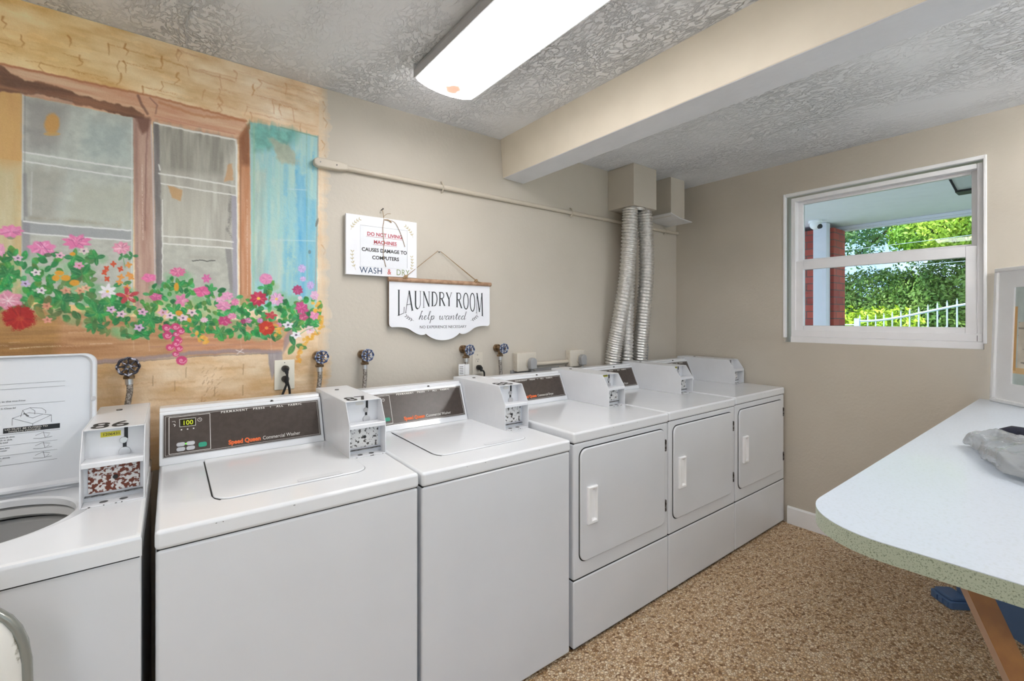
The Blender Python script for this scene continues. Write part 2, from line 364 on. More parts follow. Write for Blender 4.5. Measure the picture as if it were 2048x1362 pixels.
# wide glazed door added in the unseen rear wall, letting in fill daylight
d = bpy.data.objects.new('added_door_1', None); COL.objects.link(d); d.location = (.1, YR - .08, 0); struct(d)
bm = B(); 
for xa_, xb_ in ((-1.3, -1.22), (-.04, .04), (1.22, 1.3)): box(bm, (xa_, -.04, 0), (xb_, .04, 2.1))
box(bm, (-1.22, -.04, 0), (-.04, .04, .12)); box(bm, (.04, -.04, 0), (1.22, .04, .12)); box(bm, (-1.22, -.04, 2.0), (-.04, .04, 2.1)); box(bm, (.04, -.04, 2.0), (1.22, .04, 2.1)); finish('door_frame', bm, 'trim', d)
for xa_, xb_ in ((-1.22, -.04), (.04, 1.22)):
    bm = B(); box(bm, (xa_, -.004, .12), (xb_, .004, 2.0)); finish('glass_pane', bm, 'glass', d)
bm = B(); tube(bm, [(.0, .04, .95), (.0, .09, .98), (.0, .09, 1.12), (.0, .04, 1.15)], .009); finish('door_handle', bm, 'chrome', d, smooth=True)

w2 = bpy.data.objects.new('added_window_2', None); COL.objects.link(w2); w2.location = (2.475, YR - .08, 1.0); struct(w2)  # unseen rear window added to bring daylight into the right bay
bm = B(); box(bm, (-.675, -.04, 0), (-.62, .04, 1.15)); box(bm, (.62, -.04, 0), (.675, .04, 1.15)); box(bm, (-.62, -.04, 0), (.62, .04, .055)); box(bm, (-.62, -.04, 1.095), (.62, .04, 1.15)); box(bm, (-.02, -.03, .055), (.02, .03, 1.095)); finish('window_frame', bm, 'vinyl', w2)
bm = B(); box(bm, (-.62, -.003, .055), (.62, .003, 1.095)); finish('window_pane', bm, 'glass', w2)
# window_1: single hung vinyl window
w = bpy.data.objects.new('window_1', None); COL.objects.link(w); w.location = (XR + .02, 0, 0); struct(w)
def ring(bm, y0, y1, z0, z1, t, xa, xb):
    t = t if isinstance(t, tuple) else (t,) * 4     # left(y1), right(y0), bottom, top
    box(bm, (xa, y1 - t[0], z0), (xb, y1, z1)); box(bm, (xa, y0, z0), (xb, y0 + t[1], z1))
    box(bm, (xa, y0 + t[1], z0), (xb, y1 - t[0], z0 + t[2])); box(bm, (xa, y0 + t[1], z1 - t[3]), (xb, y1 - t[0], z1))
y0, y1, z0, z1 = WY0 + .006, WY1 - .034, 1.21, 2.163
bm = B(); ring(bm, y0, y1, z0, z1, (.026, .022, .075, .026), 0, .085); finish('window_frame', bm, 'vinyl', w, bevel=.003)
bm = B(); ring(bm, y0 + .016, y1 - .02, 1.275, 1.742, (.05, .05, .042, .058), .008, .04)
sash = finish('lower_sash', bm, 'vinyl', w, bevel=.003)
bm = B(); ring(bm, y0 + .012, y1 - .02, 1.735, z1 - .01, (.036, .036, .02, .032), .045, .075)
sash2 = finish('upper_sash', bm, 'vinyl', w, bevel=.003)
bm = B(); box(bm, (.022, y0 + .06, 1.31), (.026, y1 - .06, 1.69)); finish('window_pane', bm, 'glass', sash)
bm = B(); box(bm, (.058, y0 + .04, 1.75), (.062, y1 - .05, z1 - .035)); finish('window_pane', bm, 'glass', sash2)
bm = B(); box(bm, (-.008, y0 - .004, 1.2045), (.004, y1, 1.243)); box(bm, (-.003, y0 + .002, 1.2435), (.006, y1 - .004, 1.286)); finish('window_sill', bm, 'vinyl', w, bevel=.003)
bm = B(); box(bm, (-.0045, y0 + .020, 1.246), (-.003, y0 + .022, 1.276)); finish('latch', bm, 'grayprint', w)
# plaster returns around the window opening, a little proud of the wall
bm = B()
box(bm, (XR - .004, WY1 - .006, WZ0 + .03), (XR + .03, WY1 + .008, WZ1 + .008)); box(bm, (XR - .004, WY0 - .006, WZ1 - .012), (XR + .03, WY1 - .006, WZ1 + .008))
box(bm, (XR - .004, WY0 - .01, WZ0 + .03), (XR + .03, WY0 + .004, WZ1 + .008))
struct(finish('trim_2', bm, 'trim', bevel=.004, seg=3))

# small procedural print: pale blue sky, grey scroll forms, ochre borders
def paint_grid(name, nu, nv, fn_pos, rgb, mtl, parent=None, keep=None):
    vs = np.zeros((nv, nu, 3), np.float32); vs[:] = fn_pos
    me = bpy.data.meshes.new(name); idx = np.arange(nu * nv).reshape(nv, nu)
    q = np.stack([idx[:-1, :-1], idx[:-1, 1:], idx[1:, 1:], idx[1:, :-1]], -1).reshape(-1, 4)
    if keep is not None: q = q[keep[:-1, :-1].reshape(-1)]
    used = np.unique(q); rm = np.full(nu * nv, -1, np.int64); rm[used] = np.arange(len(used)); q = rm[q]
    co = vs.reshape(-1, 3)[used]; cl = rgb.reshape(-1, 3)[used]
    me.vertices.add(len(used)); me.vertices.foreach_set('co', co.ravel())
    me.loops.add(q.size); me.loops.foreach_set('vertex_index', q.ravel().astype(np.int32))
    me.polygons.add(len(q)); me.polygons.foreach_set('loop_start', (np.arange(len(q)) * 4).astype(np.int32))
    me.update(calc_edges=True); me.validate()
    at_ = me.color_attributes.new('paint', 'FLOAT_COLOR', 'POINT'); c = np.clip(cl, 0, 1)
    lin = np.where(c <= .04045, c / 12.92, ((c + .055) / 1.055) ** 2.4)
    at_.data.foreach_set('color', np.concatenate([lin, np.ones((len(lin), 1))], 1).astype(np.float32).ravel())
    me.materials.append(M[mtl]); o = bpy.data.objects.new(name, me); COL.objects.link(o)
    if parent is not None: o.parent = parent
    return o
nrs = np.random.RandomState(5)
def vnoise(h, w_, sy, sx):
    g = nrs.rand(int(h / sy) + 3, int(w_ / sx) + 3); yy = np.arange(h) / sy; xx = np.arange(w_) / sx
    y0 = yy.astype(int); x0 = xx.astype(int); fy = (yy - y0)[:, None]; fx = (xx - x0)[None]; fy = fy * fy * (3 - 2 * fy); fx = fx * fx * (3 - 2 * fx)
    return (g[y0][:, x0] * (1 - fy) * (1 - fx) + g[y0 + 1][:, x0] * fy * (1 - fx) + g[y0][:, x0 + 1] * (1 - fy) * fx + g[y0 + 1][:, x0 + 1] * fy * fx)
def fbm(h, w_, sy, sx, o=4):
    a = 0; s = 0
    for k in range(o): a = a + vnoise(h, w_, max(1.01, sy / 2 ** k), max(1.01, sx / 2 ** k)) / 2 ** k; s += 1 / 2 ** k
    return a / s
# ------------------------------------------------------------------ ceiling lamps
def ceiling_lamp(label, loc):
    t = thing('ceiling_lamp', label, 'ceiling light', loc, 0, 'fluorescent wraparound ceiling lights')
    bm = B(); box(bm, (-.105, -.60, -.030), (.105, .60, -.001)); finish('housing', bm, 'white_metal', t, bevel=.003)
    for sx in (-1, 1):
        bm = B(); prism(bm, [(sx * .132, -.002), (sx * .144, -.030), (sx * .144, -.060), (sx * .139, -.060), (sx * .138, -.032), (sx * .126, -.006), (sx * .10, -.002)], 'y', -.612, .612); finish('side_rail', bm, 'rail', t)
        bm = B(); box(bm, (-.144, sx * .616 - .003, -.057), (.144, sx * .616 + .003, -.002)); finish('light_stop_plate', bm, 'rail', t)  # plates added to keep lens light from spilling onto the ceiling
    prof = [(-.136, -.036), (-.137, -.058), (-.126, -.070), (-.08, -.083), (-.03, -.089), (.03, -.089), (.08, -.083), (.126, -.070), (.137, -.058), (.136, -.036)]
    inner = [(x * .975, z + (.003 if z < -.03 else 0)) for x, z in prof]
    bm = B(); rings = []
    for yy in (-.61, .61): rings.append([(x, yy, z) for x, z in prof] + [(x, yy, z) for x, z in inner[::-1]])
    loft(bm, rings, True, False, False)
    for yy, s in ((-.61, .004), (.61, -.004)):
        prism(bm, prof, 'y', yy, yy + s)
    finish('lens', bm, 'lens', t, smooth=True)
    return t
ceiling_lamp('long fluorescent light with white lens and brown scorch mark, left of the beam', (.935, 1.09, ZC))
ceiling_lamp('added unseen fluorescent light filling the left end of the room', (-1.0, .7, ZC))  # fixture added out of view to light the left side
t = thing('fill_strip', 'added unseen twin tube strip brightening the bay right of the beam', 'ceiling light', (2.45, -.80, ZC))
bm = B(); prism(bm, [(-.055, 0), (-.04, -.045), (.04, -.045), (.055, 0)], 'y', -.6, .6); finish('housing', bm, 'white_metal', t)
for sx in (-1, 1):
    bm = B(); tube(bm, [(sx * .075, -.585, -.055), (sx * .075, .585, -.055)], .019, 14); finish('tube', bm, 'fill_tube', t, smooth=True)  # unseen tubes, added to wash the right bay ceiling and wall
    for yy in (-.592, .592):
        bm = B(); box(bm, (sx * .075 - .012, yy - .006, -.075), (sx * .075 + .012, yy + .006, -.0)); finish('socket', bm, 'white_metal', t)
ceiling_lamp('added unseen fluorescent light for fill at the rear of the room', (-.6, -1.2, ZC))  # another fixture added out of view for fill from behind
bm = B(); tube(bm, smoothpath([(.052, 2.13, 2.398), (.05, 1.9, 2.3985), (.12, 1.6, 2.3985), (.16, 1.2, 2.3985)], 6), .0022, 6)
tag(finish('cable', bm, 'ceiling', smooth=True), 'thin painted-over cable running across the ceiling above the mural', 'cable')

# ------------------------------------------------------------------ painted mural on the back wall
# every brush stroke is laid on the wall plane; measurements were read off the photo and carried to the wall by the camera's own geometry
MRES = .002; MX0, MX1, MZ0, MZ1 = -.95, .606, .80, 2.398
gx = np.arange(MX0, MX1, MRES); gz = np.arange(MZ1, MZ0, -MRES); GH, GW = len(gz), len(gx)
_s, _c = math.sin(YAW), math.cos(YAW)
_d = gx * _s + YB * _c; PXc = 1024 + FPX * (gx * _c - YB * _s) / _d
PX = np.broadcast_to(PXc, (GH, GW)); PY = HORIZON - FPX * (gz[:, None] - EYE) / _d[None]
def A3(c): return np.array(c, float) / 255
can = np.zeros((GH, GW, 3)); mr = random.Random(11)
n_big = fbm(GH, GW, 90, 90); n_h = fbm(GH, GW, 7, 60, 4); n_v = fbm(GH, GW, 70, 6, 4); n_s = fbm(GH, GW, 10, 10, 4); n_f = nrs.rand(GH, GW)
def win(x0, y0, x1, y1):
    c0 = np.searchsorted(PXc, x0); c1 = np.searchsorted(PXc, x1)
    if c1 <= c0: return None
    sub = PY[:, c0:c1]; rows = np.where((sub.min(1) <= y1) & (sub.max(1) >= y0))[0]
    if len(rows) == 0: return None
    return slice(rows[0], rows[-1] + 1), slice(c0, c1)
def put(w_, a, col):
    a = np.clip(a, 0, 1)[..., None]; can[w_] = can[w_] * (1 - a) + col * a
def poly(pts, col, alpha=1.0, soft=1.5, wob=0, tex=None, amt=.2, col2=None):
    P_ = np.array(pts, float); w_ = win(P_[:, 0].min() - 6, P_[:, 1].min() - 6, P_[:, 0].max() + 6, P_[:, 1].max() + 6)
    if w_ is None: return
    X = PX[w_] + (n_s[w_] - .5) * wob; Y = PY[w_] + (n_v[w_] - .5) * wob; ins = np.zeros(X.shape, bool); dist = np.full(X.shape, 1e9); n = len(P_)
    for i in range(n):
        x1, y1 = P_[i]; x2, y2 = P_[(i + 1) % n]
        if y1 != y2: ins ^= ((y1 > Y) != (y2 > Y)) & (X < (x2 - x1) * (Y - y1) / (y2 - y1) + x1)
        ex, ey = x2 - x1, y2 - y1; L2 = ex * ex + ey * ey + 1e-9; tt = np.clip(((X - x1) * ex + (Y - y1) * ey) / L2, 0, 1); dist = np.minimum(dist, np.hypot(X - x1 - tt * ex, Y - y1 - tt * ey))
    a = np.where(ins, np.clip(.5 + dist / soft, 0, 1), np.clip(.5 - dist / soft, 0, 1)) * alpha
    c = A3(col)
    if tex is not None:
        k = np.clip((tex[w_] - .5) * 2.2 + .5, 0, 1)[..., None]; c = c * (1 - k) + (A3(col2) if col2 is not None else c * (1 - amt)) * k
    put(w_, a, c)
def stroke(pts, width, col, alpha=.9, soft=1.2, dry=0, wob=0):
    P_ = np.array(pts, float); m_ = max(width if not isinstance(width, (tuple, list)) else max(width), 1) + 4 + wob
    w_ = win(P_[:, 0].min() - m_, P_[:, 1].min() - m_, P_[:, 0].max() + m_, P_[:, 1].max() + m_)
    if w_ is None: return
    X = PX[w_] + (n_s[w_] - .5) * wob; Y = PY[w_] + (n_v[w_] - .5) * wob; best = np.full(X.shape, 1e9)
    n = len(P_) - 1
    for i in range(n):
        x1, y1 = P_[i]; x2, y2 = P_[i + 1]; ex, ey = x2 - x1, y2 - y1; L2 = ex * ex + ey * ey + 1e-9; tt = np.clip(((X - x1) * ex + (Y - y1) * ey) / L2, 0, 1)
        dd = np.hypot(X - x1 - tt * ex, Y - y1 - tt * ey)
        if isinstance(width, (tuple, list)): dd = dd - (width[0] + (width[1] - width[0]) * (i + tt) / n) / 2
        else: dd = dd - width / 2
        best = np.minimum(best, dd)
    a = np.clip(.5 - best / soft, 0, 1) * alpha
    if dry: a = a * np.clip((n_s[w_] * .5 + n_f[w_] * .5 - dry) * 6 + .5, 0, 1)
    put(w_, a, A3(col))
def ell(cx, cy, rx, ry, col, alpha=.95, rot=0, soft=.18, rag=0, ph=0, lobes=0, depth=.15, dryk=0):
    m_ = max(rx, ry) * 1.35 + 3; w_ = win(cx - m_, cy - m_, cx + m_, cy + m_)
    if w_ is None: return
    X = PX[w_] - cx; Y = PY[w_] - cy; c_, s_ = math.cos(rot), math.sin(rot); U = (X * c_ + Y * s_) / rx; V = (-X * s_ + Y * c_) / ry
    rr = np.hypot(U, V)
    if lobes: rr = rr / (1 + depth * np.cos(lobes * np.arctan2(V, U) + ph))
    if rag: rr = rr + (n_s[w_] - .5) * rag + (n_f[w_] - .5) * rag * .4
    a = np.clip((1 - rr) / soft + .5, 0, 1) * alpha
    if dryk: a = a * np.clip((n_s[w_] - dryk) * 6 + .5, 0, 1)
    put(w_, a, A3(col))
def leafp(cx, cy, L_, w2, rot, col, vein=None):
    dx, dy = math.cos(rot), math.sin(rot); m_ = L_ + 3; w_ = win(cx - m_, cy - m_, cx + m_, cy + m_)
    if w_ is None: return
    X = PX[w_] - cx; Y = PY[w_] - cy; u = (X * dx + Y * dy) / L_; v = (-X * dy + Y * dx)
    half_ = w2 * np.clip(1 - (np.abs(u * 2)) ** 2, 0, 1) ** .8; dd = np.abs(v) - half_; a = np.clip(.5 - dd / 1.4, 0, 1) * (np.abs(u) < .5) * .92
    c = A3(col); k = np.clip((n_s[w_] - .3) * 1.6, 0, 1)[..., None]; shade = c * (.80 + .45 * k)
    put(w_, a, np.clip(shade, 0, 1))
    if vein: stroke([(cx - dx * L_ * .4, cy - dy * L_ * .4), (cx + dx * L_ * .4, cy + dy * L_ * .4)], .8, vein, .5)
# limestone ground
k = np.clip((PX - 120) / 420, 0, 1)[..., None]; low = np.clip((PY - 640) / 80, 0, 1)[..., None]
can[:] = A3((240, 204, 138)) * (1 - k) + A3((236, 208, 172)) * k
can[:] = can * (1 - low) + A3((218, 184, 140)) * low
can += ((n_h - .5) * .15)[..., None] * np.array([.6, .8, 1.1]) + ((fbm(GH, GW, 26, 44) - .5) * .34)[..., None] * np.array([.5, .85, 1.2]) + ((n_big - .5) * .22)[..., None] * np.array([.8, .9, 1.1])
can += ((fbm(GH, GW, 14, 40) > .62) * .03)[..., None]
# mortar lines and knots in the band above the window
def band(x, t): return (-16 + .305 * x) * (1 - t) + (127 + .235 * x) * t      # t 0 ceiling .. 1 lintel
for q in range(46):
    x = mr.uniform(-220, 600); t = mr.choice([.12, .3, .5, .68, .86]) + mr.uniform(-.05, .05); ln_ = mr.uniform(30, 90); y = band(x, t)
    stroke([(x, y), (x + ln_ * .5, band(x + ln_ * .5, t) + mr.uniform(-2, 2)), (x + ln_, band(x + ln_, t))], mr.uniform(1.2, 3), (196, 132, 60) if x < 330 else (206, 150, 104), mr.uniform(.35, .7), 2.5, dry=.42, wob=5)
    if q % 2: stroke([(x, y), (x + mr.uniform(-7, 8), y + mr.uniform(6, 12)), (x + mr.uniform(-5, 8), y + mr.uniform(16, 24))], (mr.uniform(1.5, 4), 1), (176, 104, 36) if x < 330 else (200, 140, 90), .6, 2.5, wob=6)
for x, y in ((8, 45), (42, 82), (135, 82), (250, 100), (240, 158), (322, 125), (355, 158), (505, 178), (160, 120)):
    stroke([(x, y - 10), (x + mr.uniform(-3, 6), y - 2), (x + mr.uniform(0, 9), y + 4), (x + mr.uniform(-6, 6), y + 12)], (mr.uniform(2.5, 5), 1.2), (180, 104, 34), .65, 3, wob=9)
for x, y in ((440, 165), (545, 215), (585, 232), (600, 262)):
    stroke([(x, y - 14), (x + 3, y + 12)], 1.6, (200, 138, 90), .6, 2, wob=4); stroke([(x - 40, y - 26), (x + 34, y - 8)], 1.6, (205, 146, 98), .5, 2, dry=.4, wob=4)
# left jamb of the painted window
poly([(-260, 120), (2, 130), (46, 188), (44, 640), (-260, 640)], (222, 198, 140), .9, 3, 6, n_v, .2, (206, 156, 84))
poly([(-260, 150), (2, 150), (44, 196), (40, 330), (10, 420), (-260, 400)], (190, 122, 56), .6, 22, 16, n_v, .3, (214, 172, 102))
poly([(-260, 330), (44, 330), (44, 640), (-260, 640)], (208, 204, 172), .8, 40, 20, n_v, .2, (196, 190, 150))
# lintel: pale reddish board with dark beam
poly([(0, 128), (60, 138), (310, 196), (490, 243), (500, 262), (472, 282), (300, 246), (276, 238), (46, 190), (0, 150)], (222, 186, 152), .95, 2, 3, n_h, .2, (206, 148, 116))
stroke([(-200, 78), (2, 128), (150, 160), (300, 192), (400, 218), (492, 243)], 4, (176, 100, 60), .8, 3, wob=3)
poly([(-220, 60), (0, 130), (22, 146), (48, 160), (95, 166), (160, 190), (215, 204), (268, 216), (290, 230), (286, 242), (262, 236), (200, 218), (150, 208), (90, 190), (48, 188), (-220, 160)], (92, 56, 38), .92, 3, 7, n_h, .3, (140, 92, 64))
stroke([(276, 192), (284, 210), (296, 228)], 5, (110, 72, 58), .7, 3, wob=4); stroke([(300, 196), (314, 212), (312, 228)], 3, (150, 100, 84), .7, 2, wob=4)
stroke([(318, 205), (400, 232), (488, 240)], 5, (190, 118, 72), .6, 4, wob=4); stroke([(310, 232), (390, 252), (470, 268)], 2, (196, 128, 104), .7, 2)
# panes
poly([(47, 191), (268, 236), (266, 620), (42, 600)], (196, 204, 196), 1, 2, 2, n_s, .2, (176, 184, 178))
poly([(47, 191), (140, 210), (110, 300), (48, 300)], (128, 122, 120), .55, 26, 20); poly([(52, 330), (130, 340), (110, 440), (50, 440)], (152, 148, 136), .5, 26, 20)
poly([(170, 240), (262, 250), (262, 330), (160, 320)], (176, 194, 190), .6, 30, 20, n_s, .2, (160, 178, 178)); poly([(150, 370), (262, 370), (262, 450), (120, 450)], (184, 188, 172), .7, 30, 20)
ell(104, 248, 15, 21, (206, 150, 70), .9, 0, .35, .3); ell(104, 268, 17, 4, (206, 160, 84), .7); stroke([(60, 436), (150, 442), (240, 452)], 7, (150, 140, 118), .5, 6, dry=.4)
poly([(47, 445), (264, 460), (264, 482), (47, 466)], (150, 154, 158), .8, 3); poly([(48, 468), (262, 482), (262, 620), (48, 600)], (188, 190, 178), .75, 6, 4, n_s, .1)
poly([(43, 440), (60, 442), (60, 520), (46, 520)], (132, 132, 140), .7, 4)
for a, b, w__ in (((46, 304), (265, 338), 3.2), ((46, 322), (265, 356), 3.0), ((47, 443), (262, 461), 3), ((48, 466), (262, 481), 2.6)): stroke([a, ((a[0] + b[0]) / 2, (a[1] + b[1]) / 2 + 1), b], w__, (232, 234, 234), .9, 1.6, wob=2)
stroke([(46, 190), (44, 440)], 2.4, (206, 212, 216), .85, 1.6); stroke([(50, 192), (49, 440)], 2, (110, 104, 104), .5, 2); stroke([(264, 240), (263, 600)], 2, (216, 220, 216), .8, 1.6)
stroke([(64, 345), (62, 430)], 2, (206, 212, 214), .7, 2); stroke([(50, 350), (52, 430)], 8, (124, 122, 126), .6, 4)
# second pane
poly([(306, 245), (474, 278), (474, 600), (314, 600)], (200, 200, 188), 1, 2, 2, n_v, .3, (172, 169, 158)); poly([(322, 486), (468, 498), (466, 600), (330, 600)], (196, 198, 186), .85, 8, 6, n_s, .1)
poly([(310, 246), (470, 278), (440, 350), (320, 340)], (148, 145, 132), .5, 14, 12, n_v, .25); poly([(340, 380), (420, 384), (400, 470), (330, 465)], (192, 190, 176), .6, 24, 16)
poly([(335, 370), (365, 380), (362, 402), (345, 396)], (200, 152, 96), .8, 3, 4); poly([(455, 330), (464, 326), (466, 360), (448, 364)], (204, 156, 108), .8, 3, 5)
stroke([(460, 390), (462, 430), (455, 460), (463, 475)], 6, (106, 102, 98), .6, 4, dry=.42, wob=9)
stroke([(385, 521), (400, 520), (415, 523), (430, 521)], 1.8, (52, 50, 48), .9, 1.2, wob=5); stroke([(380, 514), (436, 516)], 6, (168, 164, 152), .5, 5); stroke([(390, 535), (430, 560)], 7, (160, 158, 148), .4, 8)
poly([(306, 244), (318, 248), (326, 600), (312, 600)], (130, 124, 124), .85, 3, 3, n_v, .2); poly([(450, 497), (462, 498), (472, 600), (462, 600), (456, 540)], (124, 120, 120), .7, 3, 3)
poly([(463, 390), (474, 392), (476, 600), (466, 600)], (160, 156, 172), .85, 3)
for pts, w__ in (([(309, 246), (390, 264), (472, 280)], 3.4), ([(318, 347), (400, 360), (470, 373)], 3), ([(322, 367), (400, 380), (470, 391)], 2.6), ([(473, 280), (473, 392)], 4), ([(320, 340), (318, 330)], 3), ([(325, 472), (400, 477), (466, 484)], 2.6), ([(325, 487), (400, 492), (466, 497)], 2.6), ([(325, 400), (325, 560)], 2), ([(474, 392), (476, 600)], 2)): stroke(pts, w__, (236, 236, 232), .9, 1.6, wob=2)
# posts
poly([(266, 236), (302, 240), (308, 330), (312, 620), (270, 620)], (196, 164, 148), .97, 2.5, 2, n_v, .2, (168, 128, 112))
stroke([(272, 240), (274, 420), (276, 610)], 4, (146, 116, 108), .6, 3, dry=.35); stroke([(296, 240), (292, 330), (290, 460)], 3, (132, 92, 84), .6, 2, wob=3); stroke([(284, 330), (286, 480)], 2, (232, 216, 206), .7, 2, dry=.4); stroke([(303, 250), (306, 360), (311, 600)], 3, (208, 206, 210), .7, 2)
poly([(270, 232), (300, 236), (296, 262), (284, 268), (276, 250)], (112, 72, 58), .85, 6, 6)
poly([(478, 272), (500, 244), (502, 610), (480, 610)], (192, 126, 82), .97, 2.2, 2, n_v, .3, (206, 152, 116)); poly([(476, 276), (500, 244), (500, 330), (484, 330)], (120, 66, 32), .75, 10, 6)
stroke([(481, 300), (481, 600)], 2, (128, 88, 60), .6, 2); stroke([(500, 260), (503, 420), (504, 600)], 3.4, (190, 186, 188), .85, 2); stroke([(494, 400), (495, 590)], 2, (228, 200, 180), .6, 2, dry=.4)
# shutter
poly([(500, 244), (560, 254), (637, 273), (634, 620), (504, 620)], (170, 208, 200), 1, 2, 3, n_v, .2, (146, 200, 206))
poly([(500, 244), (600, 262), (580, 300), (505, 300)], (96, 186, 168), .65, 16, 18, n_s, .3); poly([(535, 275), (580, 290), (600, 330), (560, 325)], (178, 184, 160), .85, 6, 12, n_s, .1)
for q in range(70):
    x = mr.uniform(506, 630); y = mr.uniform(290, 560); ln_ = mr.uniform(20, 70); b_ = x > 565; c_ = mr.choice([(70, 160, 208), (96, 180, 214), (120, 192, 214)]) if b_ else mr.choice([(120, 196, 208), (190, 214, 200), (150, 208, 204), (204, 216, 200)])
    stroke([(x, y), (x + mr.uniform(-2, 2), y + ln_)], mr.uniform(3, 9), c_, mr.uniform(.25, .55), 4, dry=.4)
poly([(592, 350), (612, 350), (618, 470), (612, 600), (596, 600)], (66, 158, 212), .65, 8, 8, n_v, .3, (110, 184, 216)); poly([(620, 400), (632, 400), (632, 600), (616, 600)], (84, 168, 206), .5, 6, 5)
poly([(505, 340), (530, 340), (528, 560), (508, 560)], (204, 214, 196), .5, 12, 8, n_v, .2); poly([(540, 480), (565, 480), (562, 600), (538, 600)], (196, 208, 196), .5, 10)
stroke([(508, 250), (507, 600)], 3, (150, 196, 160), .6, 3); stroke([(636, 272), (634, 440), (630, 600)], 2.4, (150, 150, 148), .8, 2); stroke([(560, 254), (634, 274)], 2.2, (110, 150, 126), .7, 2); stroke([(613, 262), (614, 560)], 2, (110, 150, 120), .4, 2, dry=.4)
stroke([(556, 480), (630, 482)], 2, (196, 220, 222), .6, 2); stroke([(575, 378), (612, 380)], 2, (186, 216, 226), .6, 2); ell(619, 504, 3, 4, (90, 110, 116), .7); ell(634, 445, 2.5, 9, (80, 72, 62), .6, .3)
# strip right of the shutter and the ragged edge
poly([(638, 200), (662, 205), (662, 720), (636, 700)], (226, 206, 178), .8, 3, 3, n_v, .1, (218, 190, 154))
for x, y in ((648, 214), (651, 245), (646, 290), (652, 320), (648, 500)): stroke([(x - 3, y - 9), (x + 3, y), (x - 1, y + 10)], (2.4, 1), (186, 128, 70), .65, 2, wob=5)
# planter box
poly([(-260, 600), (0, 610), (330, 640), (590, 640), (580, 668), (562, 702), (380, 712), (190, 722), (0, 716), (-260, 716)], (196, 146, 100), .95, 4, 5, n_h, .3, (166, 112, 66))
poly([(-260, 600), (120, 625), (110, 716), (-260, 716)], (176, 126, 52), .6, 20, 12, n_h, .3)
poly([(330, 650), (588, 642), (566, 700), (340, 708)], (222, 160, 126), .6, 12, 8, n_h, .3, (204, 134, 98))
for q in range(26):
    x = mr.uniform(-200, 540); y = mr.uniform(650, 698); stroke([(x, y), (x + mr.uniform(20, 80), y + mr.uniform(-2, 2))], mr.uniform(1, 2.6), mr.choice([(150, 100, 64), (228, 190, 158), (176, 120, 84)]), .5, 2, dry=.42, wob=3)
for x in (480, 540, 265, 296): stroke([(x, 660), (x + 3, 702)], 1.4, (214, 176, 150), .6, 1.6)
stroke([(-200, 724), (40, 724), (189, 724), (300, 716), (380, 706), (470, 702), (562, 704)], 8, (146, 128, 132), .8, 4, wob=4); stroke([(190, 728), (300, 721), (400, 712), (556, 706)], 2, (96, 84, 88), .6, 2, wob=3)
stroke([(300, 694), (420, 690), (555, 688)], 3, (168, 118, 100), .5, 3, dry=.4)
poly([(568, 676), (588, 645), (584, 676), (566, 708)], (150, 128, 130), .8, 4); poly([(536, 706), (565, 704), (565, 734), (552, 736), (544, 760), (538, 735)], (158, 150, 158), .85, 3, 4, n_v, .2)
stroke([(20, 698), (70, 694), (122, 692)], 2, (226, 206, 170), .7, 1.6, dry=.35); stroke([(180, 688), (225, 687)], 2, (226, 196, 170), .6, 1.6, dry=.35); stroke([(472, 700), (488, 706)], 1.4, (236, 230, 230), .8); stroke([(486, 698), (474, 708)], 1.4, (236, 230, 230), .8)
# lower limestone blocks
for (x, y, ln_) in ((200, 742, 90), (320, 730, 80), (440, 738, 70), (330, 768, 60), (420, 762, 90), (250, 770, 60), (300, 800, 120), (470, 790, 60), (150, 760, 60), (60, 770, 100)):
    stroke([(x, y), (x + ln_ / 2, y - 3), (x + ln_, y - 4)], 3, (190, 140, 88), .55, 4, dry=.4, wob=6)
for x, y in ((372, 742), (487, 736), (486, 778), (430, 780), (350, 770), (404, 800), (306, 760)): stroke([(x, y - 8), (x - 1, y + 12)], 1.6, (150, 110, 70) if y < 785 else (190, 140, 96), .7, 1.6, wob=3)
for q in range(60):
    x = mr.uniform(402, 442); y = mr.uniform(735, 810); stroke([(x, y), (x + mr.uniform(2, 6), y - mr.uniform(2, 8))], 1.2, mr.choice([(232, 206, 170), (166, 124, 84)]), .6, 1.2)
# foliage: soft green ground, then leaves
def ftop(x):
    for (xa, ya), (xb, yb_) in zip(FT, FT[1:]):
        if xa <= x <= xb: return ya + (yb_ - ya) * (x - xa) / (xb - xa)
    return FT[-1][1]
FT = [(-260, 500), (0, 500), (40, 488), (75, 505), (150, 505), (200, 500), (225, 560), (285, 590), (300, 575), (330, 545), (370, 540), (400, 575), (430, 560), (470, 590), (520, 585), (545, 560), (575, 600), (600, 590), (650, 600)]
FB = lambda x: 612 + 0 * x if x < 60 else (612 + (x - 60) * .28 if x < 250 else (665 if x < 560 else 640))
for q in range(300):
    x = mr.uniform(-240, 620); t = mr.random(); y = ftop(x) + 6 + t * (FB(x) - ftop(x)); ell(x, y, mr.uniform(7, 16), mr.uniform(6, 12), mr.choice([(120, 180, 122), (150, 196, 150), (96, 168, 104), (140, 178, 110)]), .5, 0, .7, .4)
for q in range(800):
    x = mr.uniform(-240, 640); t = mr.random() ** .85; y = ftop(x) + 4 + t * (FB(x) + 8 - ftop(x))
    if 190 < x < 262 and y < 580: continue
    c_ = mr.choice([(8, 132, 52), (20, 148, 60), (48, 144, 48), (8, 112, 46), (54, 156, 84), (84, 144, 50)]) if x < 120 or x > 200 else mr.choice([(60, 128, 56), (84, 122, 62), (40, 150, 66), (70, 140, 70)])
    if y > FB(x) - 12 and x < 260: c_ = mr.choice([(78, 112, 52), (96, 122, 60), (54, 118, 54)])
    big = x < 200; leafp(x, y, mr.uniform(14, 26) if big else mr.uniform(9, 19), mr.uniform(4, 7.5) if big else mr.uniform(3, 5.5), mr.uniform(0, PI), c_, (150, 200, 130) if mr.random() < .3 else None)
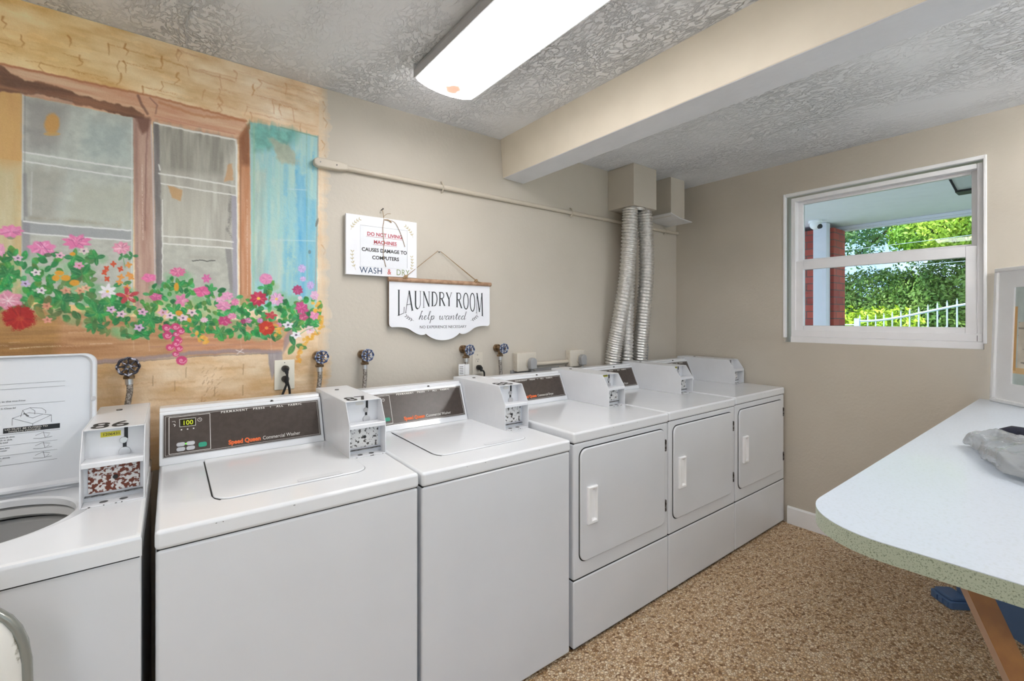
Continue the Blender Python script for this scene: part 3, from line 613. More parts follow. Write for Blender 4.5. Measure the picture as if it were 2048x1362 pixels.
for cx_, cy_, n_, L_ in ((165, 548, 5, 26), (148, 515, 4, 20), (192, 515, 4, 18), (195, 625, 9, 26), (222, 605, 6, 24), (300, 640, 6, 20), (313, 590, 6, 14), (357, 572, 7, 18), (420, 580, 6, 15), (530, 575, 4, 15), (440, 665, 6, 16), (585, 655, 5, 18), (590, 690, 3, 24), (623, 650, 4, 15), (28, 515, 5, 20), (15, 550, 6, 24), (125, 600, 5, 24), (60, 600, 4, 22), (245, 512, 3, 12), (265, 512, 3, 12), (245, 568, 2, 18), (350, 622, 7, 18), (398, 640, 6, 16), (478, 655, 6, 14), (255, 670, 2, 12), (190, 650, 4, 20)):
    for k in range(n_):
        a = k * 2 * PI / n_ + mr.uniform(-.3, .3); leafp(cx_ + math.cos(a) * L_ * .55, cy_ + math.sin(a) * L_ * .45, L_, L_ * .24, a, mr.choice([(22, 132, 58), (34, 150, 66), (66, 140, 58), (20, 116, 60)]), (140, 196, 120))
leafp(95, 603, 26, 8, 1.9, (112, 120, 56), (70, 90, 40)); leafp(62, 601, 24, 7, 1.7, (120, 128, 62), (80, 96, 44)); leafp(80, 625, 30, 7, 1.0, (116, 110, 52)); leafp(190, 650, 24, 6, 1.6, (60, 118, 50)); leafp(255, 512, 14, 3, .8, (60, 150, 70)); stroke([(246, 512), (250, 535)], 1.4, (70, 150, 80), .8)
def flower(cx, cy, rx, ry, c, c2=None, pet=8, ctr=None, rag=.5, streaks=10, lob=.12):
    ell(cx, cy, rx, ry, c, .96, 0, .16, rag * .5, mr.uniform(0, 6), pet, lob)
    c2 = c2 or tuple(min(255, v_ + 38) for v_ in c); dk = tuple(int(v_ * .8) for v_ in c)
    for k in range(streaks):
        a = mr.uniform(0, 2 * PI); r0, r1 = mr.uniform(.1, .4), mr.uniform(.6, .95); stroke([(cx + rx * r0 * math.cos(a), cy + ry * r0 * math.sin(a)), (cx + rx * r1 * math.cos(a), cy + ry * r1 * math.sin(a))], max(.9, rx * .09), c2 if k % 3 else dk, .65, 1.2)
    if ctr: ell(cx, cy, rx * .22, ry * .22, ctr, .95)
PK = (228, 122, 178)
ell(22, 474, 9, 5, (100, 110, 90), .6); flower(22, 463, 24, 12, PK, (240, 160, 205), 9, streaks=12); flower(84, 496, 26, 13, PK, (244, 176, 214), 7, streaks=16); stroke([(80, 484), (90, 496), (98, 506)], 1.4, (160, 50, 120), .7)
flower(153, 484, 26, 13, (226, 112, 168), (240, 160, 196), 8, lob=.2, streaks=14); stroke([(143, 478), (152, 494), (164, 480)], 1.4, (190, 70, 130), .7); flower(243, 496, 17, 11, (228, 140, 172), (248, 206, 220), 9, streaks=22); ell(96, 510, 8, 4, (50, 70, 40), .7)
flower(2, 500, 8, 12, (226, 150, 190)); flower(14, 600, 30, 17, (224, 140, 170), (240, 190, 205), 6, lob=.15, streaks=14)
for a in range(7): stroke([(16, 602), (16 + 13 * math.cos(a * .9), 602 + 10 * math.sin(a * .9))], 1.2, (250, 240, 240), .9)
flower(40, 636, 34, 24, (164, 4, 2), (186, 30, 14), 12, rag=1.0, streaks=10, lob=.04); ell(41, 637, 9, 5, (200, 90, 40), .4, 0, .6, .8)
flower(298, 556, 14, 8, (232, 110, 168), None, 5, streaks=6); flower(355, 544, 16, 9, (222, 100, 150), (244, 170, 196), 9, streaks=16); flower(413, 557, 8, 8, (214, 96, 160), None, 6, streaks=8, lob=.25)
flower(404, 583, 16, 10, (226, 84, 146), (244, 140, 190), 4, streaks=10); flower(363, 600, 12, 11, (226, 120, 168), (246, 196, 214), 5, lob=.25); flower(312, 594, 12, 7, (206, 80, 140), (236, 150, 190), 5)
flower(455, 592, 12, 8, (230, 146, 192), (248, 206, 224), 7); flower(447, 612, 15, 9, (226, 132, 180), (248, 190, 214), 7); flower(470, 604, 8, 7, (226, 120, 168)); flower(533, 559, 13, 11, (226, 128, 180), (244, 176, 208), 1, streaks=12)
flower(517, 597, 16, 14, (188, 20, 62), (228, 90, 120), 9, (240, 196, 60), streaks=16); flower(553, 598, 13, 12, (224, 160, 206), (250, 220, 236), 8, (236, 196, 90), streaks=16); flower(595, 580, 10, 9, (170, 40, 96), (214, 110, 160), 9, streaks=12)
flower(604, 537, 8, 8, (196, 166, 220), (226, 206, 240), 8); flower(606, 558, 6, 5, (206, 170, 222)); flower(621, 571, 7, 8, (190, 160, 216)); flower(629, 591, 8, 9, (226, 170, 206), (250, 226, 238), 6)
flower(603, 616, 13, 12, (200, 58, 126), (230, 130, 176), 7, rag=1, streaks=14); flower(607, 634, 9, 7, (190, 60, 110), (232, 150, 180), 5); flower(629, 631, 9, 9, (230, 128, 178), (248, 196, 216), 6); flower(449, 641, 14, 9, (196, 46, 110), (226, 120, 160), 7, rag=.9, streaks=12); flower(464, 632, 9, 6, (228, 130, 176))
flower(542, 631, 11, 7, (190, 48, 56), (220, 110, 110), 5, lob=.3); flower(620, 660, 9, 8, (240, 206, 216), (252, 236, 240), 6, (226, 130, 160)); flower(533, 656, 16, 14, (192, 30, 8), (222, 92, 50), 7, (226, 140, 60), lob=.07, streaks=6)
flower(440, 600, 9, 6, (232, 160, 196)); flower(408, 640, 8, 5, (236, 190, 210)); flower(496, 641, 8, 5, (200, 110, 160), (240, 210, 226), 5); flower(486, 643, 5, 5, (150, 40, 90)); flower(520, 641, 6, 5, (190, 120, 180)); flower(558, 650, 6, 5, (216, 130, 170)); flower(600, 596, 4, 4, (226, 196, 214))
for x, y, rx, ry in ((119, 546, 9, 5), (112, 556, 8, 6), (131, 556, 10, 6), (149, 566, 10, 6), (353, 574, 5, 9), (358, 626, 7, 5), (145, 508, 6, 4), (378, 640, 4, 4)): ell(x, y, rx, ry, (226, 152, 26), .95, 0, .2, .3)
for x, y in ((213, 537), (227, 528), (241, 538), (214, 558), (209, 545)): flower(x, y, 5, 5, (206, 66, 30), (226, 110, 50), 4, streaks=3, lob=.3)
for x, y in ((242, 554), (239, 564), (258, 550), (254, 575), (262, 555), (257, 530)): flower(x, y, 6, 5, (226, 150, 60), (240, 130, 110), 4, streaks=3, lob=.3)
for x, y, c_ in ((51, 567, (196, 176, 220)), (72, 545, (240, 226, 232)), (83, 581, (236, 226, 232)), (36, 516, (226, 190, 216)), (120, 511, (240, 180, 206)), (158, 531, (232, 150, 190)), (168, 502, (226, 206, 206)), (222, 619, (226, 180, 214)), (243, 628, (232, 190, 212)), (278, 655, (214, 170, 214)), (285, 624, (226, 170, 206)), (326, 625, (224, 170, 200)), (340, 631, (240, 206, 220)), (366, 636, (236, 200, 216)), (384, 625, (240, 206, 214)), (576, 650, (236, 230, 240)), (592, 670, (240, 236, 244)), (132, 581, (214, 150, 120)), (160, 581, (220, 160, 120)), (172, 576, (222, 176, 140)), (95, 640, (226, 150, 130)), (94, 612, (210, 140, 110))):
    flower(x, y, 9, 6, c_, None, 5, streaks=5, lob=.25); ell(x, y, 2.6, 2, (70, 40, 80) if c_[2] > 200 else (170, 90, 70), .8)
flower(215, 583, 15, 12, (240, 236, 244), (255, 255, 255), 7, (232, 196, 80), lob=.28, streaks=12); ell(210, 590, 9, 5, (226, 190, 220), .6)
flower(255, 592, 16, 12, (190, 50, 60), (240, 190, 190), 5, (196, 120, 60), lob=.45, streaks=14)
for x, y, rr in ((333, 656, 9), (351, 654, 9), (335, 671, 10), (362, 662, 8), (352, 668, 7), (356, 681, 9), (340, 695, 8), (358, 697, 8), (352, 688, 8), (351, 708, 7), (363, 721, 11)):
    ell(x, y, rr, rr * .8, (206, 44, 108), .92, 0, .2, .4); sp = [(x + rr * .8 * math.exp(-.22 * k) * math.cos(k * .9), y + rr * .64 * math.exp(-.22 * k) * math.sin(k * .9)) for k in range(12)]; stroke(sp, 1.5, (246, 190, 212), .85, 1.2)
for pts in (((628, 604), (640, 615), (630, 625)), ((640, 635), (646, 645), (640, 655)), ((636, 665), (625, 672), (612, 680), (602, 695), (597, 715), (597, 728)), ((553, 652), (560, 662), (552, 668)), ((398, 668), (402, 678), (412, 676), (410, 690))):
    for (xa, ya), (xb, yb_) in zip(pts, pts[1:]):
        for k in range(7): t_ = mr.random(); ell(xa + (xb - xa) * t_ + mr.uniform(-5, 5), ya + (yb_ - ya) * t_ + mr.uniform(-4, 4), mr.uniform(2, 4.5), mr.uniform(2, 4), mr.choice([(230, 166, 40), (236, 180, 70), (222, 150, 60)]), .8, 0, .4, .3)
stroke([(600, 668), (612, 660), (628, 655), (636, 668)], 1.2, (90, 160, 90), .8)
can += ((n_f - .5) * .035)[..., None]
edge_x = .572 + (fbm(GH, 2, 16, 2)[:, :1] - .5) * .05; keepm = (gx[None, :] < edge_x)
can = np.clip(1 - (1 - can) * .92, 0, 1)
# paint thins out towards its right edge and shows the wall colour
fade = np.clip((edge_x - gx[None, :]) / .03, 0, 1)[..., None] * .75 + .25
can = can * fade + A3(WALLC) * (1 - fade)
posn = np.zeros((GH, GW, 3)); posn[..., 0] = gx[None]; posn[..., 1] = YB - .0008; posn[..., 2] = gz[:, None]
mu = paint_grid('wall_mural', GW, GH, posn, can, 'mural', None, keepm)
tag(mu, 'mural painted on the wall: stone window, blue shutter and flower box', 'mural')

# ------------------------------------------------------------------ washing machines
MW = .655; MD = .70; YF = 1.317
def outline_loop(x0, y0, x1, y1, r, cx, cy, angs):
    """where rays from (cx,cy) meet a rounded rectangle"""
    poly = rrect(x0, y0, x1, y1, r, 8) if r > 0 else [(x0, y0), (x1, y0), (x1, y1), (x0, y1)]
    out = []
    for a in angs:
        dx, dy = math.cos(a), math.sin(a); best = None
        for i in range(len(poly)):
            ax, ay = poly[i]; bx, by = poly[(i + 1) % len(poly)]; ex, ey = bx - ax, by - ay; den = dx * ey - dy * ex
            if abs(den) < 1e-12: continue
            t = ((ax - cx) * ey - (ay - cy) * ex) / den; u = ((ax - cx) * dy - (ay - cy) * dx) / den
            if t > 0 and -1e-6 <= u <= 1 + 1e-6 and (best is None or t < best): best = t
        out.append((cx + dx * best, cy + dy * best))
    return out
def cabinet(t, zt, dryer=False):
    bm = B(); box(bm, (.0015, .0, .014), (MW - .0015, MD, zt - .0465)); finish('cabinet', bm, 'enamel', t, bevel=.009, seg=3)
    bm = B(); box(bm, (.012, .022, .0), (MW - .012, MD - .02, .014)); finish('base', bm, 'gap', t)  # near-black block stands in for the shadow gap under the cabinet
def coin_box(t, zt, num, rusty=False, tape=False, oval=False, k=1.0):
    """coin meter at the right end of the console"""
    xa, xb = MW - .134, MW - .004; yf = .262; yb = MD + .012; zs = zt + .113 * k; ztop = zt + .192 * k; yt = .308
    prof = [(yf, zt), (yf, zs), (yt, ztop), (yb, ztop), (yb, zt)]
    bm = B()
    prism(bm, prof, 'x', xa, xa + .003); prism(bm, prof, 'x', xb - .003, xb)
    box(bm, (xa + .003, yt, ztop - .003), (xb - .003, yb, ztop))                # top
    box(bm, (xa + .003, yb - .003, zt), (xb - .003, yb, ztop - .003))          # back
    prism(bm, [(yf, zs), (yf + .002, zs + .003), (yt + .036, zs - .004), (yt + .036, zs - .007), (yf + .001, zs - .012)], 'x', xa + .003, xb - .003)   # shelf
    box(bm, (xa + .003, yf, zt), (xb - .003, yf + .05, zt + .003))             # sill
    cb = finish('coin_box', bm, 'white_metal', t, bevel=.0012, seg=1)
    # inset side panel seam
    bm = B(); ribbon(bm, [(.34, zt + .16), (.34, zt + .03), (.60, zt + .03), (.60, zt + .16), (.34, zt + .16)], .0012, (xa + .0001, 0, 0), (0, -1, 0), (0, 0, 1), .0003)
    bmesh.ops.transform(bm, matrix=Matrix.Scale(-1, 4, (0, 1, 0)), verts=bm.verts)
    finish('side_panel_seam', bm, 'white_metal', cb)
    # recessed upper face
    bm = B(); box(bm, (xa + .003, yt + .030, zs - .004), (xb - .003, yt + .034, ztop - .003)); up = finish('coin_slide', bm, 'white_metal', cb)
    cx = xa + .085; yy = yt + .030
    bm = B(); box(bm, (cx - .002, yy - .0015, zs + .040 * k), (cx + .006, yy, ztop - .006)); finish('coin_slot', bm, 'black', cb)
    bm = B(); box(bm, (cx - .005, yy - .0015, zs + .004), (cx + .003, yy, zs + .032 * k)); finish('slide_slot', bm, 'black', cb)
    bm = B(); disc(bm, (cx - .003, zs + .037 * k), .0085, 'y', yy - .006, yy, 18); finish('lock', bm, 'chrome', cb, bevel=.001)
    bm = B(); disc(bm, (cx - .001, zs + .0045), .013, 'y', yy - .006, yy - .0, 18); finish('push_tab', bm, 'chrome', cb, bevel=.001)
    if tape:
        bm = B(); box(bm, (xa + .034, yy - .0008, zs + .050), (xa + .076, yy, zs + .064)); lb = finish('label_tape', bm, 'tape', cb)
        text('tape_lettering', '1206431', .0105, plane_mtx((xa + .038, yy - .0012, zs + .0535), (1, 0, 0), (0, 0, 1)), 'blackprint', cb, .0002)
    if oval:
        bm = B(); prism(bm, rrect(xa + .045, zs + .057, xa + .075, zs + .069, .0058), 'y', yy - .0008, yy); finish('label_oval', bm, 'whiteprint', cb)
    # lower lock plate
    bm = B(); box(bm, (xa + .003, yf + .046, zt + .003), (xb - .003, yf + .05, zs - .01)); finish('recess_back', bm, 'white_metal', cb)
    bm = B(); box(bm, (xa + .012, yf + .043, zt + .024), (xb - .012, yf + .046, zs - .016)); finish('lock_plate', bm, 'rust' if rusty else 'speck', cb, bevel=.001)
    bm = B(); disc(bm, ((xa + xb) / 2 + .002, zt + .060 * k), .006, 'y', yf + .040, yf + .0435, 6); finish('keyhole', bm, 'blackprint', cb)
    bm = B(); box(bm, (xa + .006, yf + .036, zt + .016), (xb - .006, yf + .046, zt + .0185)); finish('lower_ledge', bm, 'hinge', cb)
    for u in (.045, .085):
        bm = B(); disc(bm, (xa + u, yf + .024), .009, 'z', zt + .003, zt + .0034, 14); finish('coin_hole', bm, 'hinge', cb)
    bm = B(); disc(bm, ((xa + xb) / 2 - .01, yb - .11), .008, 'z', ztop, ztop + .003, 12); finish('top_lock', bm, 'hinge', cb, bevel=.001)
    if num:
        text('unit_number', num, .112, plane_mtx((xa + .012, yt + .010, ztop + .0004), (1, 0, 0), (0, 1, 0)), 'blackprint', cb, .0002, sx=.74, bold=.0012)
    # chips of missing paint on the front edge
    for q in range(4):
        bm = B(); u = rnd.uniform(xa + .01, xb - .01); box(bm, (u, yf - .0006, zt + .0005), (u + rnd.uniform(.002, .007), yf + .0005, zt + .0028)); finish('paint_chip', bm, 'hinge', cb)
    return cb
def console(t, zt, kind, lit=False, k=1.0):
    """slanted control console; local slant plane from (y=.568,z=zt+.012) to (y=.63,z=zt+.165)"""
    x0, x1 = .0, MW - .137; ya, yb = .568, .628; za, zb = zt + .010, zt + .166 * k
    prof = [(ya - .004, zt), (ya, za)]
    prof += [(yb, zb)]
    prof += [(yb + .006 + .012 * math.sin(a), zb + .0 + .012 * (1 - math.cos(a)) * 1.0) for a in (R(30), R(60), R(90))]
    prof += [(MD + .004, zb + .012), (MD + .004, zt)]
    bm = B(); prism(bm, prof, 'x', x0, x1); co = finish('control_console', bm, 'enamel_top', t, bevel=.006, seg=3, ang=25)
    U = Vector((1, 0, 0)); V = Vector((0, yb - ya, zb - za)).normalized(); Nn = U.cross(V)      # faces the front
    O = Vector((0, ya, za)); hgt = math.hypot(yb - ya, zb - za)
    def P(u, v, h=0): return O + U * u + V * v + Nn * h
    Mx = plane_mtx(O, U, V)
    px0, px1, pv0, pv1 = .012, x1 - .012, .016, hgt - .012
    bm = B(); prism(bm, [(px0 - .003, pv0 - .003), (px1 + .003, pv0 - .003), (px1 + .003, pv1 + .003), (px0 - .003, pv1 + .003)], 'z', -.002, .0008, 0, Mx); finish('panel_trim', bm, 'silver', co)
    bm = B(); prism(bm, [(px0, pv0), (px1, pv0), (px1, pv1), (px0, pv1)], 'z', -.001, .0016, 0, Mx); finish('control_panel', bm, 'panel', co)
    H = .0017
    def ol(bm, u0, v0, u1, v1, w_=.0016):
        for a, b in (((u0, v0), (u1, v0)), ((u1, v0), (u1, v1)), ((u1, v1), (u0, v1)), ((u0, v1), (u0, v0))):
            ribbon(bm, [a, b], w_, P(0, 0, H), U, V, .0003)
    bm = B(); ol(bm, px0 + .004, pv0 + .004, px1 - .004, pv1 - .004, .0009)
    if kind == 'washer': ol(bm, .026, .024, .142, hgt - .020)
    finish('panel_outline', bm, 'whiteprint', co)
    tm = lambda u, v: plane_mtx(P(u, v, H + .0002), U, V)
    text('permanent_press_lettering', 'PERMANENT   PRESS   •   ALL   FABRIC', .0105, tm(.175, hgt - .0235), 'whiteprint', co, .0002, sx=1.12, bold=.0003, space=1.35)
    text('brand_lettering', 'Speed Queen', .0215, tm(.195, .0285), 'orange', co, .0003, sx=.86, bold=.0009)
    text('machine_lettering', 'Commercial Washer' if kind == 'washer' else 'Commercial Dryer', .018, tm(.303, .0290), 'whiteprint', co, .0002, sx=.84)
    if kind == 'washer':
        bm = B(); prism(bm, rrect(.055, hgt - .056, .100, hgt - .030, .003, 3), 'z', 0, .0025, 0, Mx); finish('display', bm, 'lcd', co)
        bm = B(); 
        for a, b in (((.055, hgt - .056), (.100, hgt - .056)), ((.1, hgt - .056), (.1, hgt - .03)), ((.1, hgt - .03), (.055, hgt - .03)), ((.055, hgt - .03), (.055, hgt - .056))):
            ribbon(bm, [a, b], .0012, P(0, 0, .0026), U, V, .0003)
        finish('display_outline', bm, 'whiteprint', co)
        if lit: text('display_digits', '100', .022, plane_mtx(P(.062, hgt - .051, .0028), U, V), 'lcdon', co, .0002, sx=.95)
        bm = B(); pts = [(.112 + .006 * math.cos(a), hgt - .038 + .006 * math.sin(a)) for a in [2 * PI * k / 16 for k in range(17)]]
        ribbon(bm, pts, .0012, P(0, 0, H), U, V, .0003); ribbon(bm, [(.112, hgt - .038), (.112, hgt - .034)], .001, P(0, 0, H), U, V, .0003)
        ribbon(bm, [(.112, hgt - .038), (.115, hgt - .039)], .001, P(0, 0, H), U, V, .0003)
        finish('panel_icon', bm, 'whiteprint', co); bm = B()
        ribbon(bm, [(.034, hgt - .035), (.042, hgt - .034), (.043, hgt - .039)], .001, P(0, 0, H), U, V, .0003)
        ribbon(bm, [(.038, hgt - .044), (.043, hgt - .047), (.041, hgt - .052)], .002, P(0, 0, H), U, V, .0003)
        finish('panel_icon', bm, 'whiteprint', co)
        bm = B()
        for u in (.060, .077, .094): prism(bm, rrect(u - .002, hgt - .068, u + .002, hgt - .064, .001, 2), 'z', 0, .0022, 0, Mx)
        finish('indicator', bm, 'whiteprint', co)
        for u, v in ((.058, .052), (.085, .052), (.058, .036), (.085, .036)):
            bm = B(); prism(bm, rrect(u - .012, v - .0065, u + .012, v + .0065, .006, 4), 'z', 0, .0035, 0, Mx); finish('button', bm, 'button', co)
        bm = B(); prism(bm, rrect(.107, .034, .131, .050, .006, 4), 'z', 0, .004, 0, Mx); finish('start_button', bm, 'green', co)
        if lit:
            bm = B(); prism(bm, rrect(.0695, .0495, .0745, .0545, .0024, 3), 'z', 0, .0045, 0, Mx); finish('status_light', bm, 'ledgreen', co)
    bm = B(); disc(bm, (x1 * .66, zb + .001), .0055, 'y', yb + .002, yb + .009, 14); 
    finish('console_screw', bm, 'hinge', co, bevel=.001)
    return co
def topdeck(t, zt, seg=3):
    bm = B(); box(bm, (.0, -.004, zt - .046), (MW, MD, zt)); finish('top_panel', bm, 'enamel_top', t, bevel=.010, seg=3)
    bm = B(); box(bm, (.004, .004, zt - .05), (MW - .004, MD - .004, zt - .044)); finish('top_seam', bm, 'gap', t)
    for q in range(3):
        bm = B(); u = rnd.uniform(.1, .55); box(bm, (u, -.0045, zt - .012), (u + rnd.uniform(.002, .005), -.0035, zt - .0105)); finish('paint_chip', bm, 'hinge', t)
def washer(x0, zt, label, num, lit, **kw):
    t = thing('washing_machine', label, 'washing machine', (x0, YF, 0), 0, 'top-loading coin washing machines')
    cabinet(t, zt); topdeck(t, zt)
    bm = B(); out = rrect(.122, .117, MW - .118, .548, .045, 6, (1, 1, 0, 0))
    out2 = [(.119 if abs(x - .122) < 1e-6 else x, y) for x, y in out]
    cxm, cym = MW / 2, .33
    g = [(cxm + (x - cxm) * 1.007, cym + (y - cym) * 1.008) for x, y in out]
    prism(bm, g, 'z', zt - .002, zt + .0006); finish('lid_groove', bm, 'greyboard', t)
    bm = B(); ribbon(bm, [(.1205, .535), (.1205, .165), (.126, .140), (.137, .122)], .0035, (0, 0, zt + .0004), (1, 0, 0), (0, 1, 0), .0006); finish('lid_gap', bm, 'gap', t)
    bm = B(); lv = prism(bm, out, 'z', zt - .002, zt + .0042); lid = finish('lid', bm, 'enamel_top', t, bevel=.004, seg=3)
    bm = B(); prism(bm, rrect(.33, .122, .46, .150, .012, 4), 'z', zt + .005, zt + .0060); finish('lid_finger_recess', bm, 'enamel', lid, bevel=.001)
    console(t, zt, 'washer', lit); coin_box(t, zt, num, **kw)
    return t
def open_washer(x0, zt, label, num, **kw):
    t = thing('washing_machine', label, 'washing machine', (x0, YF, 0), 0, 'top-loading coin washing machines')
    # hollow cabinet
    bm = B(); zc = zt - .0465
    for a, b in (((.0015, 0, .014), (MW - .0015, .012, zc)), ((.0015, MD - .012, .03), (MW - .0015, MD, zc)), ((.0015, .012, .03), (.0135, MD - .012, zc)), ((MW - .0135, .012, .03), (MW - .0015, MD - .012, zc)), ((.0135, .012, .03), (MW - .0135, MD - .012, .04))):
        box(bm, a, b)
    bmesh.ops.remove_doubles(bm, verts=bm.verts, dist=1e-6)
    finish('cabinet', bm, 'enamel', t, bevel=.006, seg=3)
    bm = B(); box(bm, (.012, .022, .0), (MW - .012, MD - .02, .014)); finish('base', bm, 'gap', t)  # shade below the cabinet put in as a near-black block
    cx, cy = MW / 2, .345; n = 96
    angs = sorted([2 * PI * k / n for k in range(n)] + [math.atan2(yy - cy, xx - cx) % (2 * PI) for xx in (.003, MW - .003) for yy in (-.001, MD - .003)])
    def rect(x0_, y0_, x1_, y1_, r_, z): return [(x, y, z) for x, y in outline_loop(x0_, y0_, x1_, y1_, r_, cx, cy, angs)]
    def circ(r_, z): return [(cx + r_ * math.cos(a), cy + r_ * math.sin(a), z) for a in angs]
    bm = B()
    def blend(z, k):       # front of the opening follows the tub circle, back is square
        A = outline_loop(.125, .095, MW - .125, .545, .05, cx, cy, angs); out = []
        for (x, y), a in zip(A, angs):
            if y < cy:
                rr = math.hypot(x - cx, y - cy); f = min(1, (cy - y) / .12); rr = rr * (1 - f) + (.222) * f; x, y = cx + math.cos(a) * rr, cy + math.sin(a) * rr
            out.append((cx + (x - cx) * k, cy + (y - cy) * k, z))
        return out
    loft(bm, [rect(.0, -.004, MW, MD, 0, zt - .046), rect(.0, -.004, MW, MD, 0, zt - .010), rect(.0, -.004, MW, MD, 0, zt - .008), rect(.0022, -.0018, MW - .0022, MD - .0022, 0, zt - .0025), rect(.008, .004, MW - .008, MD - .008, 0, zt), rect(.011, .007, MW - .011, MD - .011, 0, zt), rect(.02, .016, MW - .02, MD - .02, 0, zt), blend(zt, 1.045), blend(zt, 1.03),
              blend(zt, 1.02), blend(zt - .003, 1.0), blend(zt - .012, .985), circ(.190, zt - .015), circ(.182, zt - .015), circ(.177, zt - .020), circ(.177, zt - .036)])
    finish('top_panel', bm, 'enamel_top', t, smooth=True)
    bm = B(); loft(bm, [circ(.205, zt - .044), circ(.196, zt - .038), circ(.182, zt - .045), circ(.177, zt - .062), circ(.186, zt - .07), circ(.206, zt - .072)]); finish('tub_ring', bm, 'inner', t, smooth=True)
    bm = B(); loft(bm, [circ(.212, zt - .088), circ(.205, zt - .080), circ(.194, zt - .088), circ(.2, zt - .12), circ(.205, zt - .5), circ(.15, zt - .52), circ(.04, zt - .52)], cap1=True)
    wb_ = finish('wash_basket', bm, 'inner', t, smooth=True)
    bm = B(); loft(bm, [[(cx + r_ * math.cos(a) * (1 + .12 * math.cos(4 * a)), cy + r_ * math.sin(a) * (1 + .12 * math.cos(4 * a)), z) for a in [2 * PI * k / 32 for k in range(32)]] for r_, z in ((.14, zt - .518), (.07, zt - .47), (.05, zt - .3), (.045, zt - .22), (.02, zt - .2))], cap1=True)
    finish('agitator', bm, 'inner', t, smooth=True)
    bm = B(); loft(bm, [rect(.004, .0, MW - .004, MD - .004, 0, zt - .050), rect(.004, .0, MW - .004, MD - .004, 0, zt - .0445)]); finish('top_seam', bm, 'gap', t)
    # raised lid, hinge at the back of the opening, inner face to the front
    L0x, L1x = .128, MW - .128; H0 = .382
    tilt = Matrix.Translation((0, .520, zt + .001)) @ Matrix.Rotation(R(-4), 4, 'X')
    bm = B()
    out = rrect(L0x, 0, L1x, H0, .028, 6, (0, 0, 1, 1)); inn = [((x - MW / 2) * .958 + MW / 2, .008 + (z) * .966) for x, z in out]; inn2 = [((x - MW / 2) * .925 + MW / 2, .016 + z * .935) for x, z in out]
    rings = [[(x, .024, z) for x, z in out], [(x, .004, z) for x, z in out], [((x - MW / 2) * .99 + MW / 2, 0, z * .99 + .001) for x, z in out], [(x, .0, z) for x, z in inn], [(x, .010, z) for x, z in inn2]]
    loft(bm, rings, True, True, True); bmesh.ops.transform(bm, matrix=tilt, verts=bm.verts); lid = finish('lid', bm, 'enamel', t, smooth=True)
    for xx in (L0x + .006, L1x - .006):
        bm = B(); disc(bm, (xx, .245), .0068, 'y', -.003, .004, 16, 0); bmesh.ops.transform(bm, matrix=tilt, verts=bm.verts); finish('lid_bumper', bm, 'button', lid, smooth=True)
    # printed instructions on the inside of the lid
    bm = B(); O = (0, .0098, 0)
    def rb(pts, w_=.0009): ribbon(bm, pts, w_, O, (1, 0, 0), (0, 0, 1), .0004)
    X0, X1 = .175, .458
    rb([(X0, .302), (X1, .302)], .0007); rb([(X0, .288), (X1, .288)], .0007); rb([(X0, .243), (X1, .243)], .0007)
    rb([(X0, .162), (X1 - .01, .162)], .0006); rb([(X0, .078), (X1 - .015, .078)], .0008)
    rb([(.322, .243), (.322, .162)]); rb([(.300, .162), (.300, .078)]); rb([(.30, .132), (X1 - .015, .132)], .0006); rb([(.30, .105), (X1 - .015, .105)], .0006)
    # line drawing of a washer with its lid up
    c = .392, .172
    def D(*pts, w_=.0009): rb([(c[0] + a, c[1] + b) for a, b in pts], w_)
    D((-.040, .014), (-.040, .034), (-.008, .046), (.038, .034), (.038, .014)); D((-.040, .034), (0, .014), (.038, .034)); D((-.024, .036), (-.020, .054), (-.006, .060), (.004, .050), (.004, .040)); D((-.006, .060), (.018, .056), (.026, .048), (.026, .040)); D((-.020, .054), (-.012, .036), (0, .030), (.020, .038)); D((0, .014), (0, .008))
    D((-.018, .046), (-.008, .036), w_=.003)
    # washer tub drawing at the left
    D((-.112, .060), (-.092, .062), (-.080, .054), (-.080, .030), (-.088, .020), (-.110, .018)); D((-.104, .050), (-.098, .034), (-.086, .046)); D((-.110, .034), (-.096, .028), (-.088, .034))
    for k, zz in enumerate((.148, .119, .092)):
        D((.006, zz - c[1] + .003), (.020, zz - c[1] + .010), (.036, zz - c[1] + .006)); D((.002, zz - c[1] - .004), (.018, zz - c[1] - .006), (.040, zz - c[1] - .004)); D((.022, zz - c[1] + .012), (.026, zz - c[1] - .006), (.034, zz - c[1] + .002))
    D((-.118, -.060), (-.096, -.046), (-.102, -.070), (-.114, -.076))
    bmesh.ops.transform(bm, matrix=tilt, verts=bm.verts); finish('instruction_diagram', bm, 'grayprint', lid)
    bm = B(); box(bm, (.335, .0094, .166), (.448, .0099, .180)); bmesh.ops.transform(bm, matrix=tilt, verts=bm.verts); finish('warning_strip', bm, 'black', lid)
    def lt(s, u, v, size, mm='grayprint', **k): return text('instruction_lettering', s, size, tilt @ plane_mtx((u, .0092, v), (1, 0, 0), (0, 0, 1)), mm, lid, .0002, **k)
    lt('have stopped', .262, .262, .0075); lt('garments washed with these instructions in the machine', .200, .252, .0065, sx=1.2); lt('lid or this washer', .262, .246, .0065)
    lt('2. Close lid', .330, .233, .0062); lt('remove', .29, .233, .0062); lt('and set', .29, .226, .0062)
    lt('4. Place coins in slots', .308, .153, .0058); lt('and push in slide', .314, .146, .0058); lt('for each load', .314, .139, .0058)
    lt('Insert coins into', .310, .124, .0058); lt('slide or meter', .310, .117, .0058); lt('Push slide slowly', .310, .097, .0058); lt('in to start', .310, .090, .0058)
    text('instruction_lettering', 'LID MUST BE CLOSED TO', .0068, tilt @ plane_mtx((.338, .0089, .1735), (1, 0, 0), (0, 0, 1)), 'whiteprint', lid, .0002, sx=1.1)
